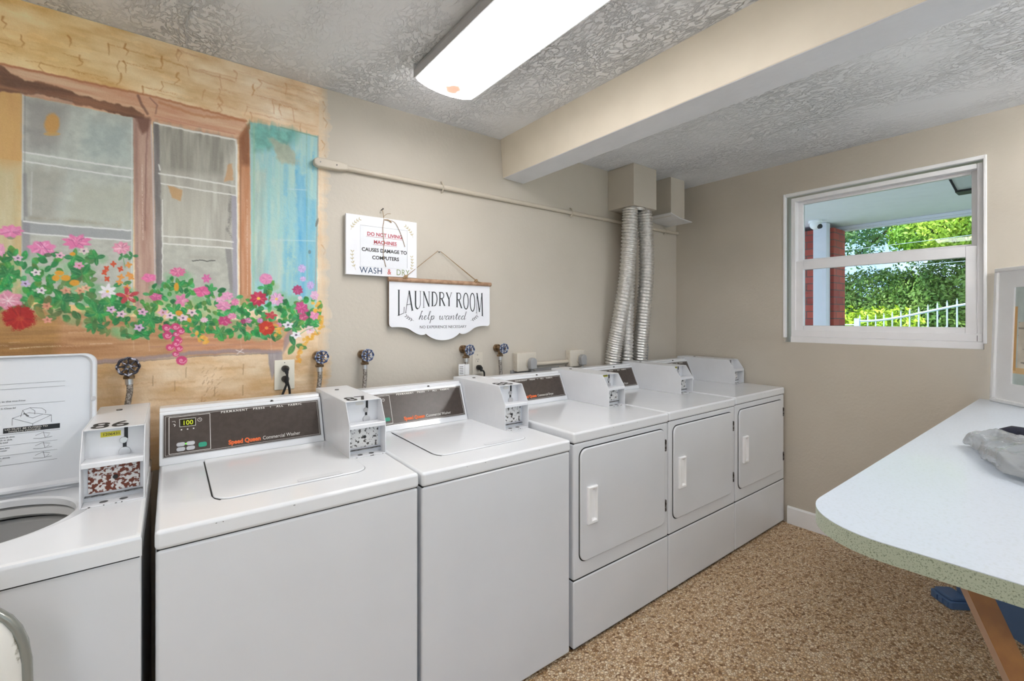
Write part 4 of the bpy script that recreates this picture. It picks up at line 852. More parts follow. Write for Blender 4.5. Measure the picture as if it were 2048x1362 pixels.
    text('instruction_lettering', 'OPERATE MACHINE', .0055, tilt @ plane_mtx((.345, .0089, .1675), (1, 0, 0), (0, 0, 1)), 'whiteprint', lid, .0002, sx=1.3)
    console(t, zt, 'washer', False); coin_box(t, zt, num, **kw)
    return t
def dryer(x0, zt, label, **kw):
    t = thing('clothes_dryer', label, 'clothes dryer', (x0, YF, 0), 0, 'front-loading coin dryers')
    bm = B(); box(bm, (.0015, .0, .292), (MW - .0015, MD, zt - .0465)); finish('cabinet', bm, 'enamel', t, bevel=.009, seg=3)
    bm = B(); box(bm, (.0015, .0, .014), (MW - .0015, MD, .289)); finish('lower_panel', bm, 'enamel', t, bevel=.006, seg=3)
    bm = B(); box(bm, (.012, .022, .0), (MW - .012, MD - .02, .014))  # dark toe block imitates the shadow under the dryer
    box(bm, (.004, .004, .285), (MW - .004, MD - .02, .294)); finish('base', bm, 'gap', t)
    bm = B(); box(bm, (.01, .004, .010), (MW - .01, .012, .014)); finish('kick_edge', bm, 'hinge', t)
    topdeck(t, zt)
    bm = B(); prism(bm, rrect(.031, .357, MW - .033, .829, .038, 6), 'y', -.0006, .004); finish('door_gasket', bm, 'gap', t)
    bm = B(); prism(bm, rrect(.035, .361, MW - .037, .825, .035, 6), 'y', -.009, .002); dr = finish('door', bm, 'enamel', t, bevel=.005, seg=3)
    # recessed pull
    hx0, hx1, hz0, hz1 = .070, .128, .51, .665
    bm = B()
    def rr(i, y): return [(hx0 + i, y, hz0 + i), (hx1 - i, y, hz0 + i), (hx1 - i, y, hz1 - i), (hx0 + i, y, hz1 - i)]
    r0 = rr(0, -.009); r1 = rr(.0, -.017); r2 = rr(.003, -.020)
    a = .012; r3 = [(hx0 + .018, -.020, hz0 + a), (hx1 - .006, -.020, hz0 + a), (hx1 - .006, -.020, hz1 - .008), (hx0 + .018, -.020, hz1 - .008)]
    r4 = [(hx0 + .022, -.0100, hz0 + a + .01), (hx1 - .010, -.0100, hz0 + a + .006), (hx1 - .010, -.0100, hz1 - .012), (hx0 + .040, -.0100, hz1 - .020)]
    loft(bm, [r0, r1, r2, r3, r4], True, False, True); finish('door_handle', bm, 'trim', dr)
    for zz in (.745, .452):
        bm = B(); box(bm, (MW - .040, -.012, zz - .028), (MW - .033, -.002, zz + .028)); tube(bm, [(MW - .0365, -.012, zz - .026), (MW - .0365, -.012, zz + .026)], .003, 8); finish('hinge', bm, 'hinge', dr)
    console(t, zt, 'dryer', k=.87); coin_box(t, zt, None, k=.87, **kw)
    return t
open_washer(-.05 - MW, .878, 'white coin washing machine with its lid open and a rusty coin box marked 86', '86', rusty=True, tape=True)
washer(-.028, .878, 'white washing machine with lit 100 display and coin box marked 87', '87', True, oval=True)
washer(.6365, .874, 'white washing machine with closed lid and coin box marked 88, beside the dryers', '88', False, oval=True)
dryer(1.3085, .898, 'white clothes dryer nearest the washing machines', tape=True)
dryer(1.9655, .900, 'middle one of the three white clothes dryers', tape=True)
dryer(2.6235, .904, 'white clothes dryer in the corner by the window wall')

# ------------------------------------------------------------------ flexible ducts and boxed-in vents
def duct_cover(label, x0, x1, y0, z0):
    bm = B(); box(bm, (x0, y0, z0), (x1, YB, ZC)); return tag(finish('duct_cover', bm, 'wall', bevel=.003), label, 'duct cover', 'beige boxed-in duct covers under the ceiling')
duct_cover('beige boxed-in duct cover with foil ducts hanging from it', 2.462, 2.712, 1.912, 2.12)
duct_cover('smaller beige duct cover closest to the room corner', 2.925, 3.10, 1.938, 2.115)
bm = B(); prism(bm, [(2.885, 2.130), (2.885, 2.126), (3.0, 2.100), (3.165, 2.091), (3.165, 2.095), (3.0, 2.106)], 'y', 1.915, YB - .002)
tag(finish('vent_flap', bm, 'label'), 'thin sagging white flap under the duct cover in the corner', 'vent flap')
def flex(label, path, r=.050, turns_per_m=62):
    pts = smoothpath(path, 14); L_ = sum((pts[i + 1] - pts[i]).length for i in range(len(pts) - 1)); n = 30
    # resample
    out = [pts[0]]; step = 1 / turns_per_m / 4; acc = 0
    dense = smoothpath(path, 120)
    for i in range(1, len(dense)):
        acc += (dense[i] - dense[i - 1]).length
        if acc >= step: out.append(dense[i]); acc = 0
    rg = random.Random(int(L_ * 1e5)); rings = []; up = None
    for i, p_ in enumerate(out):
        t_ = (out[min(i + 1, len(out) - 1)] - out[max(i - 1, 0)]).normalized()
        a = t_.cross(Vector((0, 1, 0))).normalized(); b = t_.cross(a).normalized(); rr = []
        for k in range(n):
            ph = 2 * PI * k / n; h = math.cos(2 * PI * i / 4 + ph) * .0052 + rg.uniform(-.0009, .0009)
            rr.append(p_ + (a * math.cos(ph) + b * math.sin(ph)) * (r + h))
        rings.append(rr)
    bm = B(); loft(bm, rings); o = finish('foil_duct', bm, 'foil', smooth=False)
    for f in o.data.polygons: f.use_smooth = True
    return tag(o, label, 'duct', 'silver foil dryer ducts')
flex('silver foil duct at left, bulging down from the duct cover to behind the dryers', [(2.515, 1.985, 2.118), (2.512, 1.985, 2.02), (2.495, 1.998, 1.66), (2.462, 2.04, 1.32), (2.446, 2.080, 1.06), (2.446, 2.082, .7)])
flex('silver foil duct at right, hanging straight from the duct cover', [(2.668, 1.985, 2.118), (2.680, 1.98, 2.0), (2.712, 1.995, 1.70), (2.725, 2.035, 1.36), (2.742, 2.080, 1.06), (2.745, 2.082, .7)])
flex('silver foil duct squeezed behind the other two, seen low down', [(2.591, 2.045, 2.118), (2.593, 2.045, 2.0), (2.600, 2.065, 1.7), (2.600, 2.08, 1.35), (2.594, 2.083, 1.0), (2.594, 2.083, .7)], r=.047)
bm = B(); loft(bm, [[(2.595 + (a_ + rnd.uniform(-.012, .012)) * math.cos(t_), 1.995 + (b_ + rnd.uniform(-.01, .01)) * math.sin(t_), z_) for t_ in [2 * PI * k / 28 for k in range(28)]] for a_, b_, z_ in ((.112, .072, 2.119), (.108, .07, 2.108), (.112, .068, 2.10))], True, True, False)
tag(finish('foil_tape', bm, 'foil'), 'crumpled foil tape collar where the ducts enter the cover', 'tape')
bm = B(); tube(bm, [(2.83, 2.12, .93), (2.83, 2.10, 1.15), (2.83, 2.115, 1.19)], .03, 12); tag(finish('duct_stub', bm, 'plug_gray', smooth=True), 'small grey elbow behind the dryers right of the foil ducts', 'pipe')

# ------------------------------------------------------------------ conduit, outlets, valves
t = thing('electrical_conduit', 'long beige conduit along the wall at the top of the signs', 'conduit', (.5, YB, 2.055))
bm = B(); tube(bm, [(.14, -.014, .0), (2.79, -.014, -.003)], .0125, 12); finish('pipe', bm, 'conduit', t, smooth=True)
bm = B(); v = prism(bm, [(.018, -.020), (.11, -.020), (.15, -.013), (.15, .013), (.11, .020), (.018, .020), (.004, .010), (.004, -.010)], 'y', -.034, 0); finish('end_fitting', bm, 'conduit', t, bevel=.006, seg=3)
for xx in (.645, 1.59, 2.62):
    bm = B(); tube(bm, [(xx, -.001, .03), (xx, -.016, .022), (xx, -.0285, .0), (xx, -.016, -.020), (xx, -.001, -.028)], .004, 6); finish('clip', bm, 'conduit', t, smooth=True)
for xx in (.03, .10):
    bm = B(); disc(bm, (xx, .0), .003, 'y', -.036, -.034, 8); finish('screw', bm, 'hinge', t)
def supply_valve(label, x, z, wheel, tagged=False, brass='brass', hx=0, hose_dx=-.01):
    t = thing('water_valve', label, 'water valve', (x, YB, z), 0, 'water supply valves on the wall')
    bm = B(); tube(bm, [(0, 0, 0), (0, -.02, 0)], .022, 14); tube(bm, [(0, -.02, 0), (0, -.062, 0)], .013, 12); tube(bm, [(0, -.04, 0), (0, -.040, -.04)], .014, 12); tube(bm, [(0, -.038, -.036), (0, -.038, -.046)], .018, 6)
    finish('valve_body', bm, brass, t, smooth=True)
    bm = B(); Rr = .0245 if wheel == 'wheel' else .0275; n = 64; cy_ = -.078
    path = [(Rr * (1 + .085 * abs(math.cos(4 * a))) * math.cos(a), cy_, Rr * (1 + .085 * abs(math.cos(4 * a))) * math.sin(a)) for a in [2 * PI * k / n for k in range(n)]]
    rings = [[(p_[0] * (1 + .15 * math.cos(b_)), p_[1] + .0055 * math.sin(b_), p_[2] * (1 + .15 * math.cos(b_))) for b_ in [2 * PI * j / 8 for j in range(8)]] for p_ in path]
    rings.append(rings[0]); loft(bm, rings)
    for k in range(8):
        a = 2 * PI * k / 8; tube(bm, [(.006 * math.cos(a), cy_, .006 * math.sin(a)), (Rr * math.cos(a), cy_, Rr * math.sin(a))], .0028, 6)
    disc(bm, (0, 0), .009, 'y', cy_ - .008, cy_ + .012, 14)
    bmesh.ops.remove_doubles(bm, verts=bm.verts, dist=1e-6); finish('hand_wheel', bm, wheel, t, smooth=True)
    bm = B(); disc(bm, (0, 0), .005, 'y', cy_ - .011, cy_ - .008, 8); finish('wheel_screw', bm, 'brass', t)
    bm = B(); tube(bm, smoothpath([(0, -.038, -.045), (.002, -.038, -.09), (hose_dx * .5, -.04, -.15), (hose_dx, -.045, -.21), (hose_dx * 1.6, -.05, -.36)], 6), .0095, 10); finish('hose', bm, 'hose', t, smooth=True)
    bm = B(); tube(bm, [(0, -.038, -.044), (.001, -.038, -.066)], .012, 10); finish('hose_ferrule', bm, 'chrome', t, smooth=True)
    if tagged:
        bm = B(); box(bm, (-.055, -.055, -.135), (-.018, -.053, -.075)); box(bm, (-.016, -.055, -.135), (.010, -.053, -.078)); lb = finish('hose_tag', bm, 'label', t)
        bm = B()
        for k in range(5): box(bm, (-.050, -.0555, -.127 + k * .009), (-.028, -.0549, -.124 + k * .009))
        finish('tag_print', bm, 'grayprint', lb)
    return t
supply_valve('black-wheeled water valve over the brown mural, behind coin box 86', -.115, 1.197, 'wheel_black', hose_dx=-.012)
supply_valve('blue-wheeled water valve just right of the double-plugged outlet', .525, 1.197, 'wheel')
supply_valve('blue-wheeled water valve by itself on the bare wall beyond the mural', .725, 1.195, 'wheel', hose_dx=-.006)
supply_valve('blue-wheeled water valve with a paper tag on its hose', 1.275, 1.196, 'wheel', tagged=True, hose_dx=.0)
supply_valve('blue-wheeled water valve left of the first grey plug box', 1.50, 1.194, 'wheel', hose_dx=.012)
def outlet(label, x0, x1, z0, z1, plugs, m='ivory'):
    t = thing('wall_outlet', label, 'wall outlet', ((x0 + x1) / 2, YB, (z0 + z1) / 2), 0, 'wall power outlets')
    w_, h = (x1 - x0) / 2, (z1 - z0) / 2
    bm = B(); box(bm, (-w_, -.006, -h), (w_, 0, h)); finish('cover_plate', bm, m, t, bevel=.003)
    for zz in (.021, -.021):
        bm = B(); prism(bm, rrect(-.016, zz - .014, .016, zz + .014, .008, 4), 'y', -.0075, -.005); rc = finish('receptacle', bm, m, t)
        if (zz > 0 and 0 not in plugs) or (zz < 0 and 1 not in plugs):
            bm = B(); box(bm, (-.007, -.0079, zz - .002), (-.005, -.0074, zz + .006)); box(bm, (.005, -.0079, zz - .002), (.007, -.0074, zz + .006)); disc(bm, (0, zz - .008), .0025, 'y', -.0079, -.0074, 8); finish('slot', bm, 'black', rc)
    bm = B(); disc(bm, (0, h - .012), .002, 'y', -.0075, -.005, 8); finish('plate_screw', bm, 'hinge', t)
    return t
def plug(label, x, z, path):
    t = thing('power_plug', label, 'power plug', (x, YB - .0075, z), 0, 'black power plugs and cords')
    bm = B(); tube(bm, [(0, 0, 0), (0, -.018, 0), (0, -.034, -.004)], [.014, .015, .009], 12); tube(bm, [(0, -.026, 0), (.003, -.030, -.02)], [.010, .006], 10); finish('plug_head', bm, 'black', t, smooth=True)
    bm = B(); tube(bm, smoothpath(path, 8), .0048, 8); finish('cord', bm, 'black', t, smooth=True)
    return t
outlet('ivory wall outlet with two black plugs, at the lower right of the mural', .352, .431, 1.060, 1.187, (0, 1))
plug('black power plug in the top socket of the ivory outlet', .392, 1.150, [(.003, -.03, -.015), (.004, -.034, -.05), (.012, -.034, -.09), (.014, -.03, -.16), (.012, -.03, -.28)])
plug('black power plug in the lower socket of the ivory outlet', .392, 1.106, [(.003, -.03, -.015), (-.006, -.03, -.04), (-.016, -.03, -.07), (-.022, -.028, -.12), (-.03, -.03, -.24)])
outlet('wall-coloured outlet between the tagged valve and the next valve', 1.335, 1.405, 1.052, 1.172, (1,), 'box')
plug('black power plug in the wall-coloured outlet', 1.372, 1.091, [(.003, -.03, -.015), (.014, -.034, -.02), (.022, -.03, -.05), (.022, -.03, -.2)])
def plug_box(label, x0, x1):
    t = thing('junction_box', label, 'junction box', ((x0 + x1) / 2, YB, 1.105), 0, 'dryer outlet boxes')
    w_ = (x1 - x0) / 2
    bm = B(); box(bm, (-w_, -.045, -.055), (w_, 0, .055)); bx_ = finish('box', bm, 'box', t, bevel=.005, seg=3)
    bm = B()
    for zz in (-.03, 0, .03): prism(bm, [(-.022 + .007 * math.cos(a), zz + .007 * math.sin(a)) for a in [2 * PI * k / 14 for k in range(14)]], 'x', -w_ - .0015, -w_ + .001)
    finish('knockout', bm, 'conduit', bx_)
    bm = B(); disc(bm, (.022, -.008), .030, 'y', -.050, -.044, 24); finish('receptacle', bm, 'conduit', t, bevel=.002)
    return t
def gray_plug(label, x):
    t = thing('dryer_plug', label, 'dryer plug', (x, YB - .05, 1.097), 0, 'grey dryer plugs')
    bm = B(); out = [(.025 * math.cos(a), .008 + .025 * math.sin(a)) for a in [PI * k / 10 for k in range(11)]] + [(-.022, -.035), (.022, -.035)]
    prism(bm, out, 'y', -.034, 0); finish('plug_head', bm, 'plug_gray', t, bevel=.006, seg=3)
    bm = B(); tube(bm, smoothpath([(0, -.016, -.032), (0, -.014, -.08), (0, -.01, -.25)], 5), .008, 8); finish('cord', bm, 'plug_gray', t, smooth=True)
plug_box('beige outlet box with grey plug, left end of the short conduit', 1.62, 1.765)
plug_box('beige outlet box with grey plug, right end of the short conduit', 2.05, 2.18)
gray_plug('grey plug in the left outlet box behind the first dryer', 1.716); gray_plug('grey plug in the right outlet box behind the dryers', 2.14)
bm = B(); tube(bm, [(1.76, YB - .02, 1.085), (2.05, YB - .02, 1.085)], .0125, 12); tag(finish('electrical_conduit', bm, 'conduit', smooth=True), 'short beige conduit joining the two outlet boxes', 'conduit')
bm = B(); box(bm, (1.60, YB - .012, 1.012), (1.985, YB, 1.058)); tag(finish('metal_raceway', bm, 'greyboard', bevel=.002), 'grey metal strip on the wall below the left outlet box', 'raceway')

# ------------------------------------------------------------------ signs
# board: WASH & DRY with a taped notice
SX0, SX1, SZ0, SZ1 = .642, .992, 1.567, 1.846; SY = YB - .028
t = thing('wash_and_dry_sign', 'square white board reading WASH & DRY with a notice about damage taped over it', 'sign', (SX0, SY, SZ0))
sw, sh = SX1 - SX0, SZ1 - SZ0
bm = B(); box(bm, (0, 0, 0), (sw, .018, sh)); finish('board', bm, 'signwhite', t, bevel=.001)
bm = B(); box(bm, (.065, -.0015, .040), (.298, -.0005, .232)); sh_ = finish('notice_sheet', bm, 'sleeve', t)
bm = B(); ribbon(bm, [(.065, .232), (.298, .232), (.298, .045)], .0009, (0, -.0016, 0), (1, 0, 0), (0, 0, 1), .0003); finish('sheet_edge', bm, 'grayprint', sh_)
def st(s, u, v, size, mm, par, y=-.0017, **k): return text('sign_lettering', s, size, plane_mtx((u, y, v), (1, 0, 0), (0, 0, 1)), mm, par, .0003, align='CENTER', **k)
st('DO NOT LIVING', .184, .188, .0235, 'redink', sh_, bold=.0006); st('MACHINES', .186, .152, .0235, 'redink', sh_, bold=.0006)
st('CAUSES DAMAGE TO', .184, .113, .0235, 'blackprint', sh_, bold=.0006); st('COMPUTERS', .188, .078, .0235, 'blackprint', sh_, bold=.0006)
bm = B(); ribbon(bm, [(.093, .183), (.272, .183)], .0014, (0, -.0017, 0), (1, 0, 0), (0, 0, 1), .0003); ribbon(bm, [(.125, .147), (.245, .147)], .0014, (0, -.0017, 0), (1, 0, 0), (0, 0, 1), .0003); finish('underline', bm, 'redink', sh_)
st('WASH', .117, .010, .041, 'navy', t, y=-.0004, sx=.9, space=1.05); st('&', .206, .010, .038, 'redink2', t, y=-.0004, sx=.8); st('DRY', .276, .009, .041, 'greenink', t, y=-.0004, sx=.82, space=1.1)
def sprig(bm, x, z, ang, n=5, L_=.065, curve=.5, leaf=.012, O=(0, -.0004, 0)):
    a = ang; px, pz = x, z; pts = [(px, pz)]
    for k in range(n):
        px += math.cos(a) * L_ / n; pz += math.sin(a) * L_ / n; pts.append((px, pz))
        for s in (1, -1):
            b = a + s * .75; ribbon(bm, [(px, pz), (px + math.cos(b) * leaf * .5, pz + math.sin(b) * leaf * .5), (px + math.cos(b) * leaf, pz + math.sin(b) * leaf)], [.0008, .0036, .0006], O, (1, 0, 0), (0, 0, 1), .0003)
        a += curve / n
    ribbon(bm, pts, .0009, O, (1, 0, 0), (0, 0, 1), .0003)
for sa in ((.022, .205, R(70), 5, .065, -.7), (.330, .20, R(110), 5, .065, .7), (.045, .022, R(115), 5, .085, -.6), (.315, .028, R(70), 5, .075, .6)):
    bm = B(); sprig(bm, *sa); finish('gold_sprig', bm, 'gold', t)
t = thing('jute_twine', 'jute twine with loose ends tied over the WASH & DRY board', 'twine', (SX0, SY, SZ0))
bm = B()
tube(bm, smoothpath([(.178, .015, .320), (.180, .006, .290), (.178, -.003, .262), (.172, -.004, .225), (.178, -.004, .16), (.175, -.004, .10), (.188, -.004, .045)], 6), .0015, 6)
tube(bm, smoothpath([(.190, .006, .275), (.230, -.003, .266), (.252, -.004, .235), (.268, -.004, .200), (.285, -.005, .150)], 6), .0013, 6)
tube(bm, smoothpath([(.180, .006, .288), (.196, .0, .302), (.212, -.003, .304)], 6), .001, 6); tube(bm, smoothpath([(.176, .004, .27), (.20, -.003, .272), (.216, -.003, .262)], 6), .003, 6)
finish('strand', bm, 'rope', t, smooth=True)
bm = B(); tube(bm, [(.176, .03, .322), (.176, .004, .324)], .0022, 8); disc(bm, (.176, .324), .004, 'y', .002, .004, 10); finish('nail', bm, 'hinge', t)

# board: LAUNDRY ROOM help wanted
LX0, LX1 = .846, 1.434; LW = LX1 - LX0; LZ = 1.548; LY = YB - .030
t = thing('laundry_room_sign', 'scallop-bottomed white board reading LAUNDRY ROOM help wanted under a wooden rod', 'sign', (LX0, LY, LZ))
def half(n=8):
    pts = [(0, 0), (0, -.212), (.004, -.222), (.014, -.227)]
    def arc(p, c, q):
        return [((1 - s) ** 2 * p[0] + 2 * s * (1 - s) * c[0] + s * s * q[0], (1 - s) ** 2 * p[1] + 2 * s * (1 - s) * c[1] + s * s * q[1]) for s in [(k + 1) / n for k in range(n)]]
    pts += arc((.014, -.227), (.085, -.222), (.115, -.244)); pts += arc((.115, -.244), (.150, -.268), (.172, -.268)); pts += arc((.172, -.268), (.188, -.268), (.195, -.262))
    pts += arc((.195, -.262), (.235, -.298), (LW / 2, -.298))
    return pts
hp = half(); outl = hp + [(LW - x, z) for x, z in hp[::-1][1:]]
bm = B(); prism(bm, outl, 'y', -.0010, .0000); prism(bm, outl, 'y', 0, .014, 1); finish('board', bm, ['signwhite', 'signedge'], t)
bm = B(); tube(bm, [(-.006, -.002, .006), (LW + .006, -.002, .006)], .011, 12); finish('rod', bm, 'wood', t, smooth=True)
for xx in (.083, LW - .094):
    bm = B(); tube(bm, [(xx - .008, -.006, .013), (xx, -.008, .020), (xx + .006, -.006, .028)], [.008, .011, .006], 8); tube(bm, [(xx - .004, -.01, .018), (xx - .016, -.012, .012)] if xx < .3 else [(xx + .004, -.01, .018), (xx + .03, -.012, .012)], .003, 6); finish('knot', bm, 'rope', t, smooth=True)
bm = B(); ap = (.283, .022, .172); tube(bm, [(.086, -.004, .024), (.276, .022, .170)], .0016, 6); tube(bm, [(LW - .09, -.004, .024), (.292, .022, .168)], .0016, 6); tube(bm, [(LW - .096, -.002, .024), (.296, .022, .166)], .0012, 6)
finish('hanging_string', bm, 'rope', t, smooth=True)
bm = B(); tube(bm, [(.284, .03, .166), (.284, .014, .164)], .002, 8); finish('nail', bm, 'hinge', t)
# serif capitals drawn with strokes; box 1 wide 1 high: list of (polyline, weight)
def arcp(cx, cy, rx, ry, a0, a1, n=14): return [(cx + rx * math.cos(R(a0 + (a1 - a0) * k / n)), cy + ry * math.sin(R(a0 + (a1 - a0) * k / n))) for k in range(n + 1)]
TH, TN = .15, .055
def ser(x, y, w_=.16): return ([(x - w_, y), (x + w_, y)], .035)
GL = {
 'L': [([(.22, 0), (.22, 1)], TH), ser(.22, 1), ([(.06, .015), (.92, .015), (.97, .28)], TN)],
 'A': [([(.08, 0), (.5, 1)], TN), ([(.5, 1), (.88, 0)], TH), ([(.22, .34), (.76, .34)], TN), ser(.08, 0, .1), ser(.88, 0, .14)],
 'U': [([(.2, 1), (.2, .3)] + arcp(.5, .3, .3, .29, 180, 270, 8), TH), (arcp(.5, .3, .3, .29, 270, 360, 8) + [(.8, 1)], TN), ser(.2, 1, .14), ser(.8, 1, .12)],
 'N': [([(.16, 0), (.16, 1)], TN), ([(.16, 1), (.82, 0)], TH), ([(.82, 0), (.82, 1)], TN), ser(.16, 0, .12), ser(.82, 1, .12), ser(.12, 1, .1)],
 'D': [([(.2, 0), (.2, 1)], TH), ([(.2, .985), (.45, .985)] + arcp(.45, .5, .4, .485, 90, -90), .10), ([(.45, .015), (.06, .015)], TN), ser(.16, 1, .12)],
 'R': [([(.2, 0), (.2, 1)], TH), ([(.2, .985), (.48, .985)] + arcp(.48, .76, .28, .225, 90, -90) + [(.2, .535)], .09), ([(.45, .53), (.88, 0)], TH), ser(.2, 0, .15), ser(.16, 1, .12), ser(.9, 0, .09)],
 'Y': [([(.1, 1), (.5, .48), (.5, 0)], TH), ([(.5, .48), (.88, 1)], TN), ser(.5, 0, .14), ser(.1, 1, .13), ser(.88, 1, .1)],
 'O': [(arcp(.5, .5, .38, .49, 0, 360, 28), .11)],
 'M': [([(.1, 0), (.16, 1)], TN), ([(.16, 1), (.5, .12)], TH), ([(.5, .12), (.82, 1)], TN), ([(.82, 1), (.9, 0)], TH), ser(.1, 0, .1), ser(.9, 0, .12), ser(.14, 1, .09), ser(.85, 1, .09)],
}
bm = B(); x = .050; widths = {'L': .050, 'A': .060, 'U': .058, 'N': .060, 'D': .054, 'R': .054, 'Y': .050, ' ': .024, 'O': .052, 'M': .064}
widths = {k_: v_ * .80 for k_, v_ in widths.items()}; base = (LW - sum(widths[c] for c in 'LAUNDRY ROOM')) / 2; x = base
for ch in 'LAUNDRY ROOM':
    wd = widths[ch]
    if ch != ' ':
        for pl, tw in GL[ch]:
            dense = []
            for i in range(len(pl) - 1):
                for k in range(4): dense.append((pl[i][0] + (pl[i + 1][0] - pl[i][0]) * k / 4, pl[i][1] + (pl[i + 1][1] - pl[i][1]) * k / 4))
            dense.append(pl[-1]); out = []
            for (u, v) in dense:
                X = x + u * wd * .94; s = (X - LW / 2) / (LW / 2 - base); top = -.048 + .004 * s * s; bot = -.118 - .056 * s * s
                out.append((X, bot + (top - bot) * v))
            ribbon(bm, out, tw * .046, (0, -.0011, 0), (1, 0, 0), (0, 0, 1), .0006)
    x += wd
finish('laundry_room_lettering', bm, 'ink', t)
# script lettering: strokes in a 1-unit x-height
SC = {
 'h': ([[(0, 0), (.25, 1.6), (.42, 2.1), (.3, 2.0), (.1, .0)], [(.12, .3), (.35, .95), (.5, .85), (.45, .2), (.55, .0), (.7, .3)]], .72),
 'e': ([[(0, .3), (.35, .75), (.3, 1.0), (.1, .8), (.08, .25), (.25, 0), (.55, .35)]], .52),
 'l': ([[(0, .3), (.35, 1.6), (.38, 2.1), (.22, 1.9), (.12, .4), (.25, 0), (.45, .3)]], .42),
 'p': ([[(0, .4), (.2, 1.0), (.05, -.6), (0, -.95)], [(.12, .3), (.35, .95), (.55, .75), (.45, .15), (.2, .05)], [(.45, .15), (.7, .3)]], .68),
 'w': ([[(0, .6), (.12, 1.0), (.12, .2), (.25, 0), (.45, .4), (.5, .95)], [(.5, .95), (.48, .2), (.6, 0), (.82, .4), (.85, 1.0), (1.0, .8)]], 1.0),
 'a': ([[(.5, .85), (.3, 1.0), (.05, .6), (.08, .1), (.25, 0), (.45, .4), (.55, 1.0)], [(.55, 1.0), (.5, .2), (.6, 0), (.75, .3)]], .72),
 'n': ([[(0, .6), (.12, 1.0), (.1, 0)], [(.12, .3), (.4, 1.0), (.55, .85), (.5, .2), (.6, 0), (.75, .3)]], .75),
 't': ([[(0, .3), (.3, 1.7), (.18, .4), (.28, 0), (.48, .3)], [(.02, 1.15), (.45, 1.2)]], .48),
 'd': ([[(.5, .85), (.3, 1.0), (.05, .6), (.08, .1), (.25, 0), (.48, .4), (.72, 2.15)], [(.72, 2.15), (.52, .2), (.62, 0), (.78, .3)]], .75), ' ': ([], .62)}
bm = B(); xh = .0200; x = .155
for ch in 'help wanted':
    if ch == ' ': finish('help_lettering', bm, 'ink', t); bm = B()
    for pl in SC[ch][0]:
        sp = smoothpath([(u, v, 0) for u, v in pl], 6); pp = [(x + q.x * .036 + q.y * .003, -.190 + q.y * xh) for q in sp]
        wts = [.0011 + .0019 * (1 if pp[min(i + 1, len(pp) - 1)][1] < pp[max(i - 1, 0)][1] else 0) for i in range(len(pp))]
        wts = [(wts[max(i - 1, 0)] + wts[i] + wts[min(i + 1, len(wts) - 1)]) / 3 for i in range(len(wts))]
        ribbon(bm, pp, wts, (0, -.0011, 0), (1, 0, 0), (0, 0, 1), .0006)
    x += SC[ch][1] * .0385
finish('wanted_lettering', bm, 'ink', t)
text('sign_lettering', 'NO EXPERIENCE NECESSARY', .0205, plane_mtx((LW / 2 + .004, -.0011, -.235), (1, 0, 0), (0, 0, 1)), 'ink', t, .0003, sx=1.0, align='CENTER', space=1.04)
for sa in ((.130, -.196, R(160), 4, .045, -.4), (.462, -.196, R(20), 4, .045, .4)):
    bm = B(); sprig(bm, *sa, .013, (0, -.0011, 0)); finish('leaf_sprig', bm, 'ink', t)

# ------------------------------------------------------------------ table and what is on it
TZ = .955; TX0, TY1 = 1.04, .402
t = thing('folding_table', 'pale green laminate counter table with rounded corner and slanted wooden leg', 'table', (0, 0, 0))
out = rrect(TX0, -1.5, XR - .003, TY1, .15, 14, (0, 0, 0, 1))
out = [(x + (.0 if x > 2 else (TY1 - y) * .045 * (1 if y < .25 else 0)), y) for x, y in out]
bm = B(); prism(bm, out, 'z', TZ - .036, TZ - .0015, 1); prism(bm, out, 'z', TZ - .0015, TZ, 0); finish('tabletop', bm, ['laminate', 'laminate_edge'], t)
bm = B(); ribbon(bm, [(0, 0), (0, .034)], .0012, (1.0495, .192, TZ - .0355), (0, -1, 0), (0, 0, 1), .0006); finish('edge_seam', bm, 'gap', t)
def leg(a, b, rz):
    a, b = Vector(a), Vector(b); d = (b - a).normalized(); ux = Vector((math.cos(rz), math.sin(rz), 0)); ux = (ux - d * ux.dot(d)).normalized(); uy = d.cross(ux)
    bm = B(); V = []
    for p_ in (a, b): V.append([p_ + ux * sx * .013 + uy * sy * .019 for sx, sy in ((-1, -1), (1, -1), (1, 1), (-1, 1))])
    fv = loft(bm, V, True, True, True)
    bm.normal_update()
    for f in bm.faces:
        f.normal_update()
    o = finish('leg', bm, ['leg_wood', 'leg_pale'], t, bevel=.0015)
    for f in o.data.polygons:
        if abs(f.normal.dot(uy)) > .8: f.material_index = 1  # these two opposite faces take the paler tone
    return o
leg((1.27, .196, TZ - .036), (1.27, -.165, 0), R(40)); leg((1.27, -.60, TZ - .036), (1.27, -.20 + .06, 0), R(40))
leg((2.75, .10, TZ - .036), (2.75, -.25, 0), R(40)); leg((2.75, -.68, TZ - .036), (2.75, -.25 + .06, 0), R(40))

# framed print leaning in the corner of table and window wall
fu = Vector((-.718, -.698, 0)).normalized(); fn = Vector((-.698, .718, 0)).normalized(); H = .655
fr_ = thing('framed_print', 'white framed faded print leaning at the end of the table', 'picture frame', (3.262, .348, TZ))
up = (Vector((0, 0, 1)) * .9994 - fn * .034).normalized()
FM = Matrix(((fu.x, up.x, fn.x, 0), (fu.y, up.y, fn.y, 0), (fu.z, up.z, fn.z, 0), (0, 0, 0, 1)))
FW = .50
def fbox(bm, u0, v0, u1, v1, h0, h1, mi=0): box(bm, (u0, v0, h0), (u1, v1, h1), mi, FM)
bm = B(); b_ = .018
fbox(bm, 0, 0, FW, b_, .0, .022); fbox(bm, 0, H - b_, FW, H, 0, .022); fbox(bm, 0, b_, b_, H - b_, 0, .022); fbox(bm, FW - b_, b_, FW, H - b_, 0, .022); finish('frame', bm, 'trim', fr_, bevel=.004)
bm = B(); i0 = .098
